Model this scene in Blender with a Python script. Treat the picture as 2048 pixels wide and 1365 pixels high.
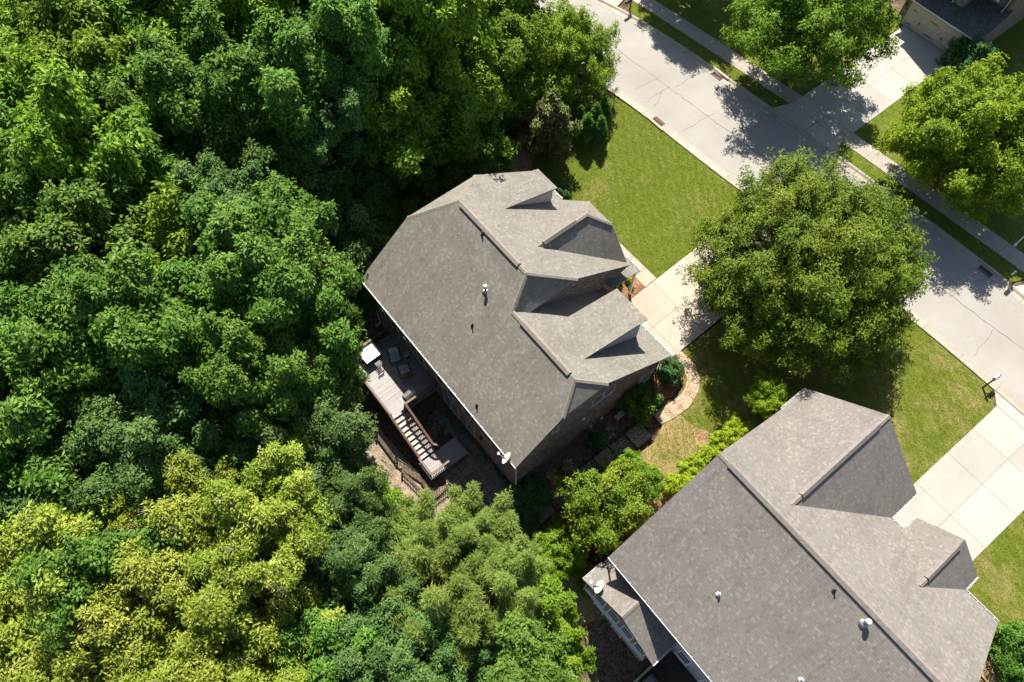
import bpy, bmesh, math, random
import numpy as np
from mathutils import Vector

# ------------------------------------------------------------------ reset
for o in list(bpy.data.objects):
    bpy.data.objects.remove(o)
SC = bpy.context.scene
COL = SC.collection
R = math.radians

# ------------------------------------------------------------------ camera
# world: X towards the street, Y along the street, Z up; drone 46 m over the street level
CAM_H, YAW, TILT, FPX = 46.0, 38.5, 26.80, 1480.0
cd = bpy.data.cameras.new('camera')
cd.sensor_width = 36.0
cd.lens = FPX / 2048 * 36.0
cd.clip_end = 2000
cam = bpy.data.objects.new('camera', cd)
COL.objects.link(cam)
cam.location = (0, 0, CAM_H)
cam.rotation_euler = (R(TILT), 0, -R(YAW))
SC.camera = cam

# ------------------------------------------------------------------ sky and sun
SUN_EL = 53.5
SDX, SDY = -0.590, -0.807          # the way shadows fall on the ground
w = bpy.data.worlds.new('World')
SC.world = w
w.use_nodes = True
nt = w.node_tree
sky = nt.nodes.new('ShaderNodeTexSky')
sky.sky_type = 'NISHITA'
sky.sun_disc = False
sky.sun_elevation = R(SUN_EL)
sky.sun_rotation = math.atan2(-SDX, -SDY)
bg = nt.nodes['Background']
bg.inputs['Strength'].default_value = 0.068
nt.links.new(sky.outputs[0], bg.inputs[0])
sl = bpy.data.lights.new('sun', 'SUN')
sl.energy = 5.0
sl.angle = R(0.53)
sl.color = (1.0, 0.94, 0.83)
sun = bpy.data.objects.new('sun', sl)
COL.objects.link(sun)
c = math.cos(R(SUN_EL))
sun.rotation_euler = Vector((SDX * c, SDY * c, -math.sin(R(SUN_EL)))).to_track_quat('-Z', 'Y').to_euler()
sun.location = (30, 40, 60)

SC.render.engine = 'CYCLES'
vs = SC.view_settings
vs.view_transform = 'Standard'
vs.look = 'None'
vs.exposure = 1.35
vs.gamma = 1.0
SC.cycles.max_bounces = 6
SC.cycles.transparent_max_bounces = 8

# ------------------------------------------------------------------ helpers
_t = R(TILT)
_a = R(YAW)
def px(x, y, z=0.0):
    """photo pixel (2048 wide) + a height -> world point"""
    dx, dy = x - 1024.0, y - 682.5
    rx = dx
    ry = -dy * math.cos(_t) + FPX * math.sin(_t)
    rz = -dy * math.sin(_t) - FPX * math.cos(_t)
    k = (z - CAM_H) / rz
    rx, ry = rx * k, ry * k
    return Vector((rx * math.cos(_a) + ry * math.sin(_a), -rx * math.sin(_a) + ry * math.cos(_a), z))

GX = [21, 36, 50, 80, 400]
GZ = [-1.5, 0, 0, 0.4, 0.8]
def gnp(x, y):
    """terrain: street level in front, falling behind the houses, most towards -Y"""
    x = np.asarray(x, float)
    y = np.asarray(y, float)
    s = np.interp(y, [-2, 9.5], [0.24, 0.12])
    zb = -1.5 - (21 - np.clip(x, 3, 21)) * s
    zb = zb - (3 - np.minimum(x, 3)) * 0.05
    return np.where(x >= 21, np.interp(x, GX, GZ), zb)
def g(x, y=12.0):
    return float(gnp(x, y))
def pxg(x, y, dz=0.0):
    """photo pixel -> point on the terrain"""
    z = 0.0
    for _ in range(12):
        p = px(x, y, z + dz)
        z = 0.5 * z + 0.5 * g(p.x, p.y)
    p = px(x, y, z + dz)
    return p

class MB:
    def __init__(s):
        s.v, s.f = [], []
    def face(s, pts):
        i = len(s.v)
        s.v += [tuple(p) for p in pts]
        s.f.append(tuple(range(i, i + len(pts))))
        return s
    def box(s, x0, x1, y0, y1, z0, z1):
        i = len(s.v)
        s.v += [(x0, y0, z0), (x1, y0, z0), (x1, y1, z0), (x0, y1, z0), (x0, y0, z1), (x1, y0, z1), (x1, y1, z1), (x0, y1, z1)]
        for q in ((0, 3, 2, 1), (4, 5, 6, 7), (0, 1, 5, 4), (1, 2, 6, 5), (2, 3, 7, 6), (3, 0, 4, 7)):
            s.f.append(tuple(i + k for k in q))
        return s
    def prism(s, pts, d):
        """planar polygon extruded by the vector d"""
        i = len(s.v)
        n = len(pts)
        d = Vector(d)
        a = [Vector(p) for p in pts]
        nrm = Vector((0, 0, 0))
        for k in range(n):
            nrm += a[k].cross(a[(k + 1) % n])
        if nrm.dot(d) > 0:
            a.reverse()
        s.v += [tuple(p) for p in a] + [tuple(p + d) for p in a]
        s.f.append(tuple(range(i, i + n)))
        s.f.append(tuple(range(i + 2 * n - 1, i + n - 1, -1)))
        for k in range(n):
            m = (k + 1) % n
            s.f.append((i + k, i + n + k, i + n + m, i + m))
        return s
    def slab(s, pts, t=0.13):
        return s.prism(pts, (0, 0, -t))
    def bar(s, p, q, w, h=None, up=(0, 0, 1)):
        """box beam between two points"""
        h = h or w
        p, q = Vector(p), Vector(q)
        d = (q - p).normalized()
        u = Vector(up)
        if abs(d.dot(u)) > 0.98:
            u = Vector((1, 0, 0))
        sx = d.cross(u).normalized() * (w / 2)
        sz = sx.cross(d).normalized() * (h / 2)
        i = len(s.v)
        for e in (p, q):
            for a, b in ((-1, -1), (1, -1), (1, 1), (-1, 1)):
                s.v.append(tuple(e + sx * a + sz * b))
        for f in ((0, 1, 2, 3), (7, 6, 5, 4), (0, 4, 5, 1), (1, 5, 6, 2), (2, 6, 7, 3), (3, 7, 4, 0)):
            s.f.append(tuple(i + k for k in f))
        return s
    def tube(s, p, q, r0, r1=None, n=8, cap=True):
        r1 = r0 if r1 is None else r1
        p, q = Vector(p), Vector(q)
        d = (q - p).normalized()
        u = Vector((0, 0, 1)) if abs(d.z) < 0.95 else Vector((1, 0, 0))
        a = d.cross(u).normalized()
        b = d.cross(a)
        i = len(s.v)
        for e, r in ((p, r0), (q, r1)):
            for k in range(n):
                t = 2 * math.pi * k / n
                s.v.append(tuple(e + (a * math.cos(t) + b * math.sin(t)) * r))
        for k in range(n):
            m = (k + 1) % n
            s.f.append((i + k, i + m, i + n + m, i + n + k))
        if cap:
            s.f.append(tuple(i + k for k in range(n - 1, -1, -1)))
            s.f.append(tuple(i + n + k for k in range(n)))
        return s
    def lathe(s, prof, c=(0, 0, 0), n=16):
        i = len(s.v)
        for r, z in prof:
            for k in range(n):
                t = 2 * math.pi * k / n
                s.v.append((c[0] + r * math.cos(t), c[1] + r * math.sin(t), c[2] + z))
        for j in range(len(prof) - 1):
            for k in range(n):
                m = (k + 1) % n
                s.f.append((i + j * n + k, i + j * n + m, i + j * n + n + m, i + j * n + n + k))
        s.f.append(tuple(i + (len(prof) - 1) * n + k for k in range(n)))
        return s
    def mesh(s, name, mat=None, smooth=False):
        me = bpy.data.meshes.new(name)
        me.from_pydata(s.v, [], s.f)
        me.update()
        uvl = me.uv_layers.new(name='UVMap')
        for p in me.polygons:
            n = p.normal
            if abs(n.z) > 0.9995:
                h, u = Vector((1, 0, 0)), Vector((0, 1, 0))
            else:
                h = Vector((0, 0, 1)).cross(n).normalized()
                u = n.cross(h)
            for li in p.loop_indices:
                co = me.vertices[me.loops[li].vertex_index].co
                uvl.data[li].uv = (co.dot(h), co.dot(u))
            p.use_smooth = smooth
        if mat:
            me.materials.append(mat)
        return me
    def build(s, name, mat, parent=None, smooth=False):
        return link(name, s.mesh(name, mat, smooth), parent)

def link(name, me, parent=None, loc=None):
    o = bpy.data.objects.new(name, me)
    COL.objects.link(o)
    if parent:
        o.parent = parent
    if loc is not None:
        o.location = loc
    return o
def tag(o, label, cat, group=None):
    o['label'] = label
    o['category'] = cat
    if group:
        o['group'] = group
    return o
def thing(name, label, cat, loc=(0, 0, 0), group=None, rz=0.0):
    o = bpy.data.objects.new(name, None)
    o.empty_display_size = 0.3
    COL.objects.link(o)
    o.location = loc
    o.rotation_euler = (0, 0, rz)
    return tag(o, label, cat, group)
def struct(o):
    o['kind'] = 'structure'
    return o
def copy_tree(o, parent=None):
    c = o.copy()
    COL.objects.link(c)
    c.parent = parent
    for ch in list(o.children):
        copy_tree(ch, c)
    return c

# ------------------------------------------------------------------ materials
class NT:
    def __init__(s, name, rough=0.8, spec=0.3):
        s.m = bpy.data.materials.new(name)
        s.m.use_nodes = True
        s.n = s.m.node_tree.nodes
        s.l = s.m.node_tree.links
        s.b = s.n['Principled BSDF']
        s.b.inputs['Roughness'].default_value = rough
        s.b.inputs['Specular IOR Level'].default_value = spec
    def node(s, t, **kw):
        n = s.n.new(t)
        for k, v in kw.items():
            setattr(n, k, v)
        return n
    def set(s, sock, v):
        if isinstance(v, bpy.types.NodeSocket):
            s.l.new(v, sock)
        else:
            sock.default_value = v
    def math(s, op, a, b=0.0, c=0.0):
        n = s.node('ShaderNodeMath', operation=op)
        for i, v in enumerate((a, b, c)):
            s.set(n.inputs[i], v)
        return n.outputs[0]
    def mix(s, f, a, b, mode='MIX'):
        n = s.node('ShaderNodeMix', data_type='RGBA', blend_type=mode)
        s.set(n.inputs[0], f)
        s.set(n.inputs[6], a if not isinstance(a, tuple) else (*a, 1))
        s.set(n.inputs[7], b if not isinstance(b, tuple) else (*b, 1))
        return n.outputs[2]
    def noise(s, scale, detail=4, rough=0.6, vec=None, stretch=None):
        n = s.node('ShaderNodeTexNoise')
        n.inputs['Scale'].default_value = scale
        n.inputs['Detail'].default_value = detail
        n.inputs['Roughness'].default_value = rough
        v = vec if vec is not None else s.obj()
        if stretch:
            mp = s.node('ShaderNodeMapping')
            mp.inputs['Scale'].default_value = stretch[:3]
            if len(stretch) > 3:
                mp.inputs['Rotation'].default_value = (0, 0, stretch[3])
            s.l.new(v, mp.inputs[0])
            v = mp.outputs[0]
        s.l.new(v, n.inputs['Vector'])
        return n.outputs['Fac']
    def ramp(s, f, *stops, interp='LINEAR'):
        n = s.node('ShaderNodeValToRGB')
        n.color_ramp.interpolation = interp
        e = n.color_ramp.elements
        while len(e) < len(stops):
            e.new(0.5)
        for k, (p, col) in enumerate(stops):
            e[k].position = p
            e[k].color = (*col, 1) if isinstance(col, tuple) else (col, col, col, 1)
        s.l.new(f, n.inputs[0])
        return n.outputs[0]
    def obj(s):
        if not hasattr(s, '_geo'):
            s._geo = s.node('ShaderNodeNewGeometry').outputs['Position']
        return s._geo
    def uv(s):
        if not hasattr(s, '_uv'):
            n = s.node('ShaderNodeUVMap')
            sp = s.node('ShaderNodeSeparateXYZ')
            s.l.new(n.outputs[0], sp.inputs[0])
            s._uvv = n.outputs[0]
            s._uv = (sp.outputs[0], sp.outputs[1])
        return s._uv
    def white(s, x, y):
        cb = s.node('ShaderNodeCombineXYZ')
        s.set(cb.inputs[0], x)
        s.set(cb.inputs[1], y)
        n = s.node('ShaderNodeTexWhiteNoise', noise_dimensions='2D')
        s.l.new(cb.outputs[0], n.inputs['Vector'])
        return n.outputs['Value']
    def bump(s, h, strength=0.5, dist=0.02):
        n = s.node('ShaderNodeBump')
        n.inputs['Strength'].default_value = strength
        n.inputs['Distance'].default_value = dist
        s.l.new(h, n.inputs['Height'])
        s.l.new(n.outputs[0], s.b.inputs['Normal'])
    def color(s, c):
        s.set(s.b.inputs['Base Color'], c if not isinstance(c, tuple) else (*c, 1))
        return s

def plain(name, col, rough=0.6, spec=0.3, metal=0.0, var=0.12, scale=3.0):
    t = NT(name, rough, spec)
    t.b.inputs['Metallic'].default_value = metal
    d = tuple(x * (1 - var) for x in col)
    l = tuple(min(1, x * (1 + var)) for x in col)
    t.color(t.ramp(t.noise(scale), (0.3, d), (0.7, l)))
    return t.m

def shingles(name, mid, light, dark, stain):
    t = NT(name, 0.92, 0.2)
    u, v = t.uv()
    rv = t.math('DIVIDE', v, 0.145)
    row = t.math('FLOOR', rv)
    fr = t.math('FRACT', rv)
    off = t.white(row, 3.7)
    cu = t.math('ADD', t.math('DIVIDE', u, 0.15), t.math('MULTIPLY', off, 9.0))
    cell = t.math('FLOOR', cu)
    wn = t.white(cell, row)
    c0 = t.ramp(wn, (0.0, dark), (0.12, mid), (0.66, tuple(a * 0.7 + b * 0.3 for a, b in zip(mid, light))), (0.88, light), interp='CONSTANT')
    gran = t.noise(28, 3, 0.7)
    c1 = t.mix(1.0, c0, t.ramp(gran, (0.3, 0.82), (0.7, 1.16)), 'MULTIPLY')
    big = t.noise(0.55, 5, 0.65)
    c2 = t.mix(t.math('MULTIPLY', t.ramp(big, (0.42, 0.0), (0.68, 1.0)), 0.55), c1, t.mix(1.0, c1, stain, 'MULTIPLY'))
    strk = t.noise(1.6, 4, 0.65, vec=t._uvv, stretch=(2.4, 0.16, 1))
    c2 = t.mix(t.math('MULTIPLY', t.ramp(strk, (0.5, 0.0), (0.72, 1.0)), 0.45), c2, t.mix(1.0, c2, (0.66, 0.64, 0.63), 'MULTIPLY'))
    shade_line = t.math('LESS_THAN', fr, 0.16)
    c3 = t.mix(t.math('MULTIPLY', shade_line, 0.35), c2, tuple(x * 0.35 for x in dark))  # shadow under each course painted as a dark line
    t.color(c3)
    h = t.math('ADD', t.math('MULTIPLY', t.math('SUBTRACT', 1.0, fr), 1.0), t.math('MULTIPLY', wn, 0.6))
    t.bump(h, 0.35, 0.02)
    return t.m

def brick(name, cols, mortar):
    t = NT(name, 0.9, 0.2)
    u, v = t.uv()
    rv = t.math('DIVIDE', v, 0.076)
    row = t.math('FLOOR', rv)
    fr = t.math('FRACT', rv)
    cu = t.math('ADD', t.math('DIVIDE', u, 0.21), t.math('MULTIPLY', t.math('MODULO', row, 2.0), 0.5))
    cell = t.math('FLOOR', cu)
    fc = t.math('FRACT', cu)
    wn = t.white(cell, row)
    c0 = t.ramp(wn, (0, cols[0]), (0.3, cols[1]), (0.6, cols[2]), (0.965, cols[3]), interp='CONSTANT')
    c0 = t.mix(1.0, c0, t.ramp(t.noise(1.2, 5), (0.3, 0.8), (0.7, 1.2)), 'MULTIPLY')
    j = t.math('MAXIMUM', t.math('LESS_THAN', fr, 0.15), t.math('LESS_THAN', fc, 0.06))
    t.color(t.mix(j, c0, mortar))
    t.bump(t.math('SUBTRACT', 1.0, j), 0.6, 0.01)
    return t.m

def planks(name, cols, width=0.14, along_u=True, gap=0.1, rough=0.75):
    t = NT(name, rough, 0.3)
    u, v = t.uv()
    a, b = (v, u) if along_u else (u, v)
    rv = t.math('DIVIDE', a, width)
    row = t.math('FLOOR', rv)
    fr = t.math('FRACT', rv)
    c0 = t.ramp(t.white(row, 1.3), (0, cols[0]), (0.5, cols[1]), (1, cols[2]))
    gr = t.noise(6, 4, 0.7, stretch=(1, 8, 1))
    c0 = t.mix(1.0, c0, t.ramp(gr, (0.3, 0.8), (0.7, 1.15)), 'MULTIPLY')
    ln = t.math('LESS_THAN', fr, gap)
    t.color(t.mix(t.math('MULTIPLY', ln, 0.75), c0, (0.02, 0.016, 0.014)))
    t.bump(t.math('SUBTRACT', 1.0, ln), 0.6, 0.01)
    return t.m

def concrete(name, a, b, stain, scale=0.5):
    t = NT(name, 0.9, 0.25)
    c0 = t.ramp(t.noise(scale, 6, 0.65), (0.3, a), (0.7, b))
    c1 = t.mix(t.math('MULTIPLY', t.ramp(t.noise(1.7, 6, 0.7), (0.52, 0), (0.75, 1.0)), 0.5), c0, stain)
    c2 = t.mix(1.0, c1, t.ramp(t.noise(45, 3, 0.7), (0.3, 0.9), (0.7, 1.1)), 'MULTIPLY')
    oi = t.node('ShaderNodeObjectInfo')
    c2 = t.mix(1.0, c2, t.ramp(oi.outputs['Random'], (0.0, 0.90), (1.0, 1.04)), 'MULTIPLY')
    tyre = t.ramp(t.noise(0.9, 5, 0.7, stretch=(0.18, 1.6, 1)), (0.55, 0.0), (0.75, 1.0))
    c2 = t.mix(t.math('MULTIPLY', tyre, 0.28), c2, t.mix(1.0, c2, (0.72, 0.69, 0.66), 'MULTIPLY'))
    t.color(c2)
    t.bump(t.noise(60, 3), 0.15, 0.01)
    return t.m

def asphalt():
    t = NT('asphalt', 0.92, 0.25)
    c0 = t.ramp(t.noise(0.22, 6, 0.6), (0.3, (0.218, 0.203, 0.183)), (0.7, (0.275, 0.258, 0.235)))
    fine = t.noise(32, 4, 0.8)
    c1 = t.mix(1.0, c0, t.ramp(fine, (0.25, 0.68), (0.75, 1.28)), 'MULTIPLY')
    warm = t.ramp(t.noise(0.5, 5, 0.7, stretch=(1, 0.12, 1)), (0.5, 0.0), (0.72, 1.0))
    c2 = t.mix(t.math('MULTIPLY', warm, 0.4), c1, (0.205, 0.172, 0.142))
    oil = t.ramp(t.noise(1.1, 3, 0.4), (0.72, 0.0), (0.78, 1.0))
    c3 = t.mix(t.math('MULTIPLY', oil, 0.25), c2, (0.10, 0.095, 0.09))
    t.color(c3)
    t.bump(fine, 0.35, 0.01)
    return t.m

def turf(name, lush, mid, dry, dry_amt):
    t = NT(name, 0.95, 0.15)
    n1 = t.noise(0.35, 6, 0.65)
    n2 = t.noise(2.4, 5, 0.7, stretch=(1.0, 0.45, 1, 0.4))
    n3 = t.noise(14, 4, 0.75)
    c0 = t.ramp(n2, (0.3, lush), (0.68, mid))
    f = t.ramp(t.math('ADD', t.math('MULTIPLY', n1, 0.75), t.math('MULTIPLY', n2, 0.3)), (dry_amt, 0.0), (dry_amt + 0.16, 1.0))
    c1 = t.mix(f, c0, dry)
    wv = t.node('ShaderNodeTexWave')
    wv.inputs['Scale'].default_value = 0.55
    wv.inputs['Distortion'].default_value = 1.6
    wv.inputs['Detail'].default_value = 2.0
    mp = t.node('ShaderNodeMapping')
    mp.inputs['Rotation'].default_value = (0, 0, 0.62)
    t.l.new(t.obj(), mp.inputs[0])
    t.l.new(mp.outputs[0], wv.inputs['Vector'])
    c1 = t.mix(1.0, c1, t.ramp(wv.outputs['Fac'], (0.2, 0.94), (0.8, 1.05)), 'MULTIPLY')
    c2 = t.mix(1.0, c1, t.ramp(n3, (0.25, 0.55), (0.75, 1.4)), 'MULTIPLY')
    t.color(c2)
    t.bump(n3, 0.9, 0.06)
    return t.m

def litter(name, cols, scale=9):
    t = NT(name, 0.95, 0.1)
    v = t.node('ShaderNodeTexVoronoi')
    v.inputs['Scale'].default_value = scale
    t.l.new(t.obj(), v.inputs['Vector'])
    sp = t.node('ShaderNodeSeparateColor')
    t.l.new(v.outputs['Color'], sp.inputs[0])
    c0 = t.ramp(sp.outputs[0], (0, cols[0]), (0.5, cols[1]), (1, cols[2]))
    c1 = t.mix(1.0, c0, t.ramp(t.noise(1.1, 5), (0.3, 0.6), (0.7, 1.3)), 'MULTIPLY')
    t.color(c1)
    t.bump(v.outputs['Distance'], 0.8, 0.05)
    return t.m

def cobbles(name, cols, joint, sx=0.12, sy=0.10):
    t = NT(name, 0.9, 0.2)
    v = t.node('ShaderNodeTexVoronoi', feature='F1')
    v.inputs['Scale'].default_value = 1 / sx
    v.inputs['Randomness'].default_value = 0.45
    t.l.new(t.obj(), v.inputs['Vector'])
    sp = t.node('ShaderNodeSeparateColor')
    t.l.new(v.outputs['Color'], sp.inputs[0])
    c0 = t.ramp(sp.outputs[0], (0, cols[0]), (0.5, cols[1]), (1, cols[2]))
    j = t.ramp(v.outputs['Distance'], (0.42, 0.0), (0.58, 1.0))
    t.color(t.mix(j, c0, joint))
    t.bump(t.math('SUBTRACT', 1.0, v.outputs['Distance']), 0.9, 0.03)
    return t.m

def leaf(name, c_dark, c_mid, c_light, trans=0.34, hue=0.022, gloss=0.18):
    t = NT(name, 0.55, gloss)
    at = t.node('ShaderNodeAttribute', attribute_name='tint')
    oi = t.node('ShaderNodeObjectInfo')
    vn = t.noise(0.55, 3, 0.6)
    fac = t.math('ADD', t.math('MULTIPLY', at.outputs['Fac'], 0.75), t.math('MULTIPLY', t.math('SUBTRACT', vn, 0.38), 0.75))
    c0 = t.ramp(fac, (0.1, c_dark), (0.5, c_mid), (0.9, c_light))
    hs = t.node('ShaderNodeHueSaturation')
    t.l.new(t.math('ADD', 0.495 - hue / 2, t.math('MULTIPLY', oi.outputs['Random'], hue)), hs.inputs['Hue'])
    t.l.new(t.math('ADD', 1.12, t.math('MULTIPLY', oi.outputs['Random'], 0.34)), hs.inputs['Value'])
    hs.inputs['Saturation'].default_value = 1.0
    t.l.new(c0, hs.inputs['Color'])
    t.color(hs.outputs[0])
    tr = t.node('ShaderNodeBsdfTranslucent')
    t.l.new(hs.outputs[0], tr.inputs['Color'])
    mx = t.node('ShaderNodeMixShader')
    mx.inputs[0].default_value = trans
    t.l.new(t.b.outputs[0], mx.inputs[1])
    t.l.new(tr.outputs[0], mx.inputs[2])
    t.l.new(mx.outputs[0], t.n['Material Output'].inputs['Surface'])
    return t.m

M = {}
M['shingle_tan'] = shingles('shingle_tan', (0.170, 0.158, 0.137), (0.215, 0.202, 0.176), (0.152, 0.141, 0.122), (0.70, 0.68, 0.66))
M['shingle_grey'] = shingles('shingle_grey', (0.166, 0.151, 0.138), (0.208, 0.190, 0.173), (0.149, 0.136, 0.124), (0.78, 0.76, 0.76))
M['shingle_slate'] = shingles('shingle_slate', (0.085, 0.082, 0.078), (0.12, 0.116, 0.11), (0.07, 0.067, 0.064), (0.7, 0.7, 0.7))
M['ridge_tan'] = plain('ridge_cap_tan', (0.195, 0.173, 0.140), 0.9, 0.2, var=0.2, scale=6)
M['ridge_grey'] = plain('ridge_cap_grey', (0.176, 0.156, 0.140), 0.9, 0.2, var=0.2, scale=6)
M['brick'] = brick('brown_brick', [(0.1056, 0.0812, 0.0764), (0.1462, 0.1137, 0.1039), (0.1868, 0.1429, 0.1299), (0.4872, 0.4385, 0.3898)], (0.1624, 0.1429, 0.1299))
M['brick_grey'] = brick('grey_brown_brick', [(0.12, 0.095, 0.082), (0.16, 0.125, 0.105), (0.20, 0.16, 0.135), (0.30, 0.26, 0.22)], (0.17, 0.15, 0.135))
M['brick_pale'] = brick('pale_tan_brick', [(0.20, 0.18, 0.13), (0.25, 0.22, 0.16), (0.30, 0.26, 0.19), (0.36, 0.32, 0.24)], (0.24, 0.22, 0.18))
M['siding'] = planks('pale_grey_siding', [(0.36, 0.36, 0.37), (0.38, 0.38, 0.39), (0.40, 0.40, 0.41)], 0.13, True, 0.06)
M['white'] = plain('white_paint', (0.78, 0.77, 0.74), 0.45, 0.4, var=0.05)
M['white_metal'] = plain('white_metal', (0.50, 0.50, 0.49), 0.35, 0.5, var=0.06)
M['shaded_white'] = plain('shaded_white_trim', (0.36, 0.33, 0.29), 0.6, 0.3, var=0.06)  # white window trim with shade painted in as grey-tan
M['fascia'] = plain('grey_fascia', (0.30, 0.29, 0.28), 0.6, 0.3)
M['black_metal'] = plain('black_metal', (0.02, 0.02, 0.022), 0.4, 0.5)
M['grey_metal'] = plain('grey_metal', (0.32, 0.33, 0.35), 0.35, 0.5, metal=0.6)
M['dark_rubber'] = plain('dark_vent', (0.025, 0.025, 0.026), 0.7, 0.3)
M['concrete'] = concrete('driveway_concrete', (0.2898, 0.2714, 0.2410), (0.3404, 0.3220, 0.2898), (0.2530, 0.2328, 0.2042))
M['concrete_warm'] = concrete('warm_concrete', (0.30, 0.26, 0.208), (0.355, 0.312, 0.256), (0.262, 0.222, 0.175))
M['kerb'] = concrete('kerb_concrete', (0.26, 0.228, 0.185), (0.335, 0.30, 0.25), (0.20, 0.168, 0.133), 0.8)
M['walk'] = concrete('sidewalk_concrete', (0.25, 0.22, 0.186), (0.31, 0.278, 0.238), (0.20, 0.17, 0.14), 0.8)
M['asphalt'] = asphalt()
M['crack'] = plain('crack_filler', (0.075, 0.07, 0.064), 0.9, 0.2, var=0.5, scale=2)
M['grass'] = turf('lawn_green', (0.0621, 0.0955, 0.0066), (0.1062, 0.1321, 0.0143), (0.1804, 0.1565, 0.0486), 0.56)
M['grass_dry'] = turf('lawn_worn', (0.084, 0.092, 0.011), (0.134, 0.129, 0.025), (0.252, 0.185, 0.084), 0.39)
M['grass_mid'] = turf('lawn_mixed', (0.0627, 0.0885, 0.0065), (0.1091, 0.1270, 0.0151), (0.1919, 0.1561, 0.0562), 0.50)
M['blade'] = leaf('grass_blade', (0.0531, 0.0824, 0.0061), (0.0916, 0.1171, 0.0132), (0.1611, 0.1517, 0.0358), 0.15, 0.0, 0.15)
M['sand'] = litter('shaded_sandy_soil', [(0.1760, 0.1320, 0.0920), (0.2320, 0.1800, 0.1320), (0.2720, 0.2200, 0.1680)], 11)  # soil colour darkened to stand in for shade from foliage
M['soil'] = litter('forest_floor', [(0.05, 0.036, 0.024), (0.10, 0.07, 0.045), (0.16, 0.11, 0.07)], 7)
M['mulch'] = litter('red_brown_mulch', [(0.14, 0.066, 0.033), (0.21, 0.105, 0.053), (0.28, 0.155, 0.085)], 16)
M['straw'] = litter('pine_straw', [(0.19, 0.112, 0.053), (0.28, 0.18, 0.09), (0.34, 0.235, 0.13)], 14)
M['mulch_dark'] = litter('dark_mulch', [(0.075, 0.045, 0.03), (0.12, 0.075, 0.05), (0.17, 0.11, 0.075)], 14)
M['cobble'] = cobbles('tan_cobbles', [(0.3190, 0.2365, 0.1620), (0.3740, 0.2882, 0.2074), (0.4290, 0.3410, 0.2538)], (0.2090, 0.1485, 0.0972))
M['cobble_dark'] = cobbles('grey_brown_cobbles', [(0.17, 0.125, 0.10), (0.24, 0.18, 0.145), (0.31, 0.24, 0.19)], (0.08, 0.06, 0.05))
M['flag'] = plain('flagstone', (0.16, 0.125, 0.105), 0.9, 0.2, var=0.3, scale=1.5)
M['pebble'] = plain('river_pebble', (0.12, 0.125, 0.105), 0.8, 0.3, var=0.55, scale=5)
M['deck'] = planks('weathered_deck', [(0.2375, 0.2200, 0.2142), (0.2660, 0.2480, 0.2431), (0.2945, 0.2770, 0.2730)], 0.145, True, 0.09)
M['tread'] = plain('tread_wood', (0.34, 0.30, 0.275), 0.8, 0.2, var=0.2, scale=4)
M['rail'] = plain('red_brown_rail', (0.125, 0.075, 0.06), 0.6, 0.3, var=0.2)
M['rail_dark'] = plain('dark_brown_wood', (0.05, 0.032, 0.026), 0.7, 0.2, var=0.25)
M['fence'] = plain('weathered_picket', (0.28, 0.235, 0.165), 0.85, 0.2, var=0.25)
M['bark'] = plain('bark', (0.10, 0.078, 0.06), 0.95, 0.1, var=0.4, scale=5)
M['bark_pale'] = plain('pale_twig', (0.36, 0.33, 0.28), 0.9, 0.1, var=0.3, scale=5)
M['cushion'] = plain('blue_grey_cushion', (0.34, 0.37, 0.40), 0.9, 0.1, var=0.1)
M['wicker'] = plain('brown_wicker', (0.11, 0.085, 0.07), 0.8, 0.2, var=0.3, scale=20)
M['grill'] = plain('grill_cover', (0.10, 0.10, 0.10), 0.7, 0.3, var=0.2)
M['rust'] = plain('rusty_iron', (0.085, 0.040, 0.030), 0.8, 0.3, var=0.35, scale=8)
M['void'] = plain('dark_opening', (0.008, 0.008, 0.008), 0.9, 0.1)
M['door'] = plain('garage_door_paint', (0.42, 0.375, 0.335), 0.6, 0.3, var=0.05)
M['blue'] = plain('blue_trim', (0.10, 0.28, 0.50), 0.4, 0.4)
M['bench'] = plain('pink_stone', (0.36, 0.25, 0.21), 0.9, 0.2, var=0.15)
t_ = NT('window_glass', 0.05, 0.6)
t_.color((0.012, 0.015, 0.018))
M['glass'] = t_.m
# foliage
M['lf_green'] = leaf('leaf_green', (0.0335, 0.0888, 0.0099), (0.0725, 0.1514, 0.0179), (0.1395, 0.2272, 0.0378))
M['lf_bright'] = leaf('leaf_bright', (0.0512, 0.1191, 0.0069), (0.1042, 0.1918, 0.0118), (0.1860, 0.2725, 0.0258))
M['lf_blue'] = leaf('leaf_bluegreen', (0.0342, 0.0845, 0.0198), (0.0703, 0.1401, 0.0317), (0.1330, 0.2112, 0.0576))
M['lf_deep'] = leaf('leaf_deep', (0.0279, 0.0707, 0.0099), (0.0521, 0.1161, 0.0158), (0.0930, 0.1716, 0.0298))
M['lf_olive'] = leaf('leaf_olive', (0.0833, 0.1413, 0.0108), (0.1715, 0.2272, 0.0234), (0.3332, 0.3583, 0.0720), 0.32, 0.025)
M['lf_pine'] = leaf('leaf_feathery', (0.0684, 0.1200, 0.0210), (0.1283, 0.1880, 0.0330), (0.2090, 0.2600, 0.0600), 0.3, 0.02)
M['lf_oak'] = leaf('leaf_oak', (0.0469, 0.0926, 0.0065), (0.0957, 0.1529, 0.0110), (0.1924, 0.2212, 0.0195), 0.3, 0.02)
M['lf_oak2'] = leaf('leaf_oak_yellow', (0.0640, 0.1217, 0.0056), (0.1240, 0.1995, 0.0079), (0.2277, 0.2743, 0.0124), 0.34, 0.02)
M['lf_lime'] = leaf('leaf_lime', (0.12, 0.19, 0.008), (0.20, 0.28, 0.010), (0.30, 0.36, 0.018), 0.25, 0.0)
M['lf_lightened'] = leaf('leaf_lightened', (0.0665, 0.1500, 0.0096), (0.1377, 0.2400, 0.0160), (0.2375, 0.3300, 0.0352), 0.4)  # leaf colour lightened to make up for back light and shade
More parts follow.
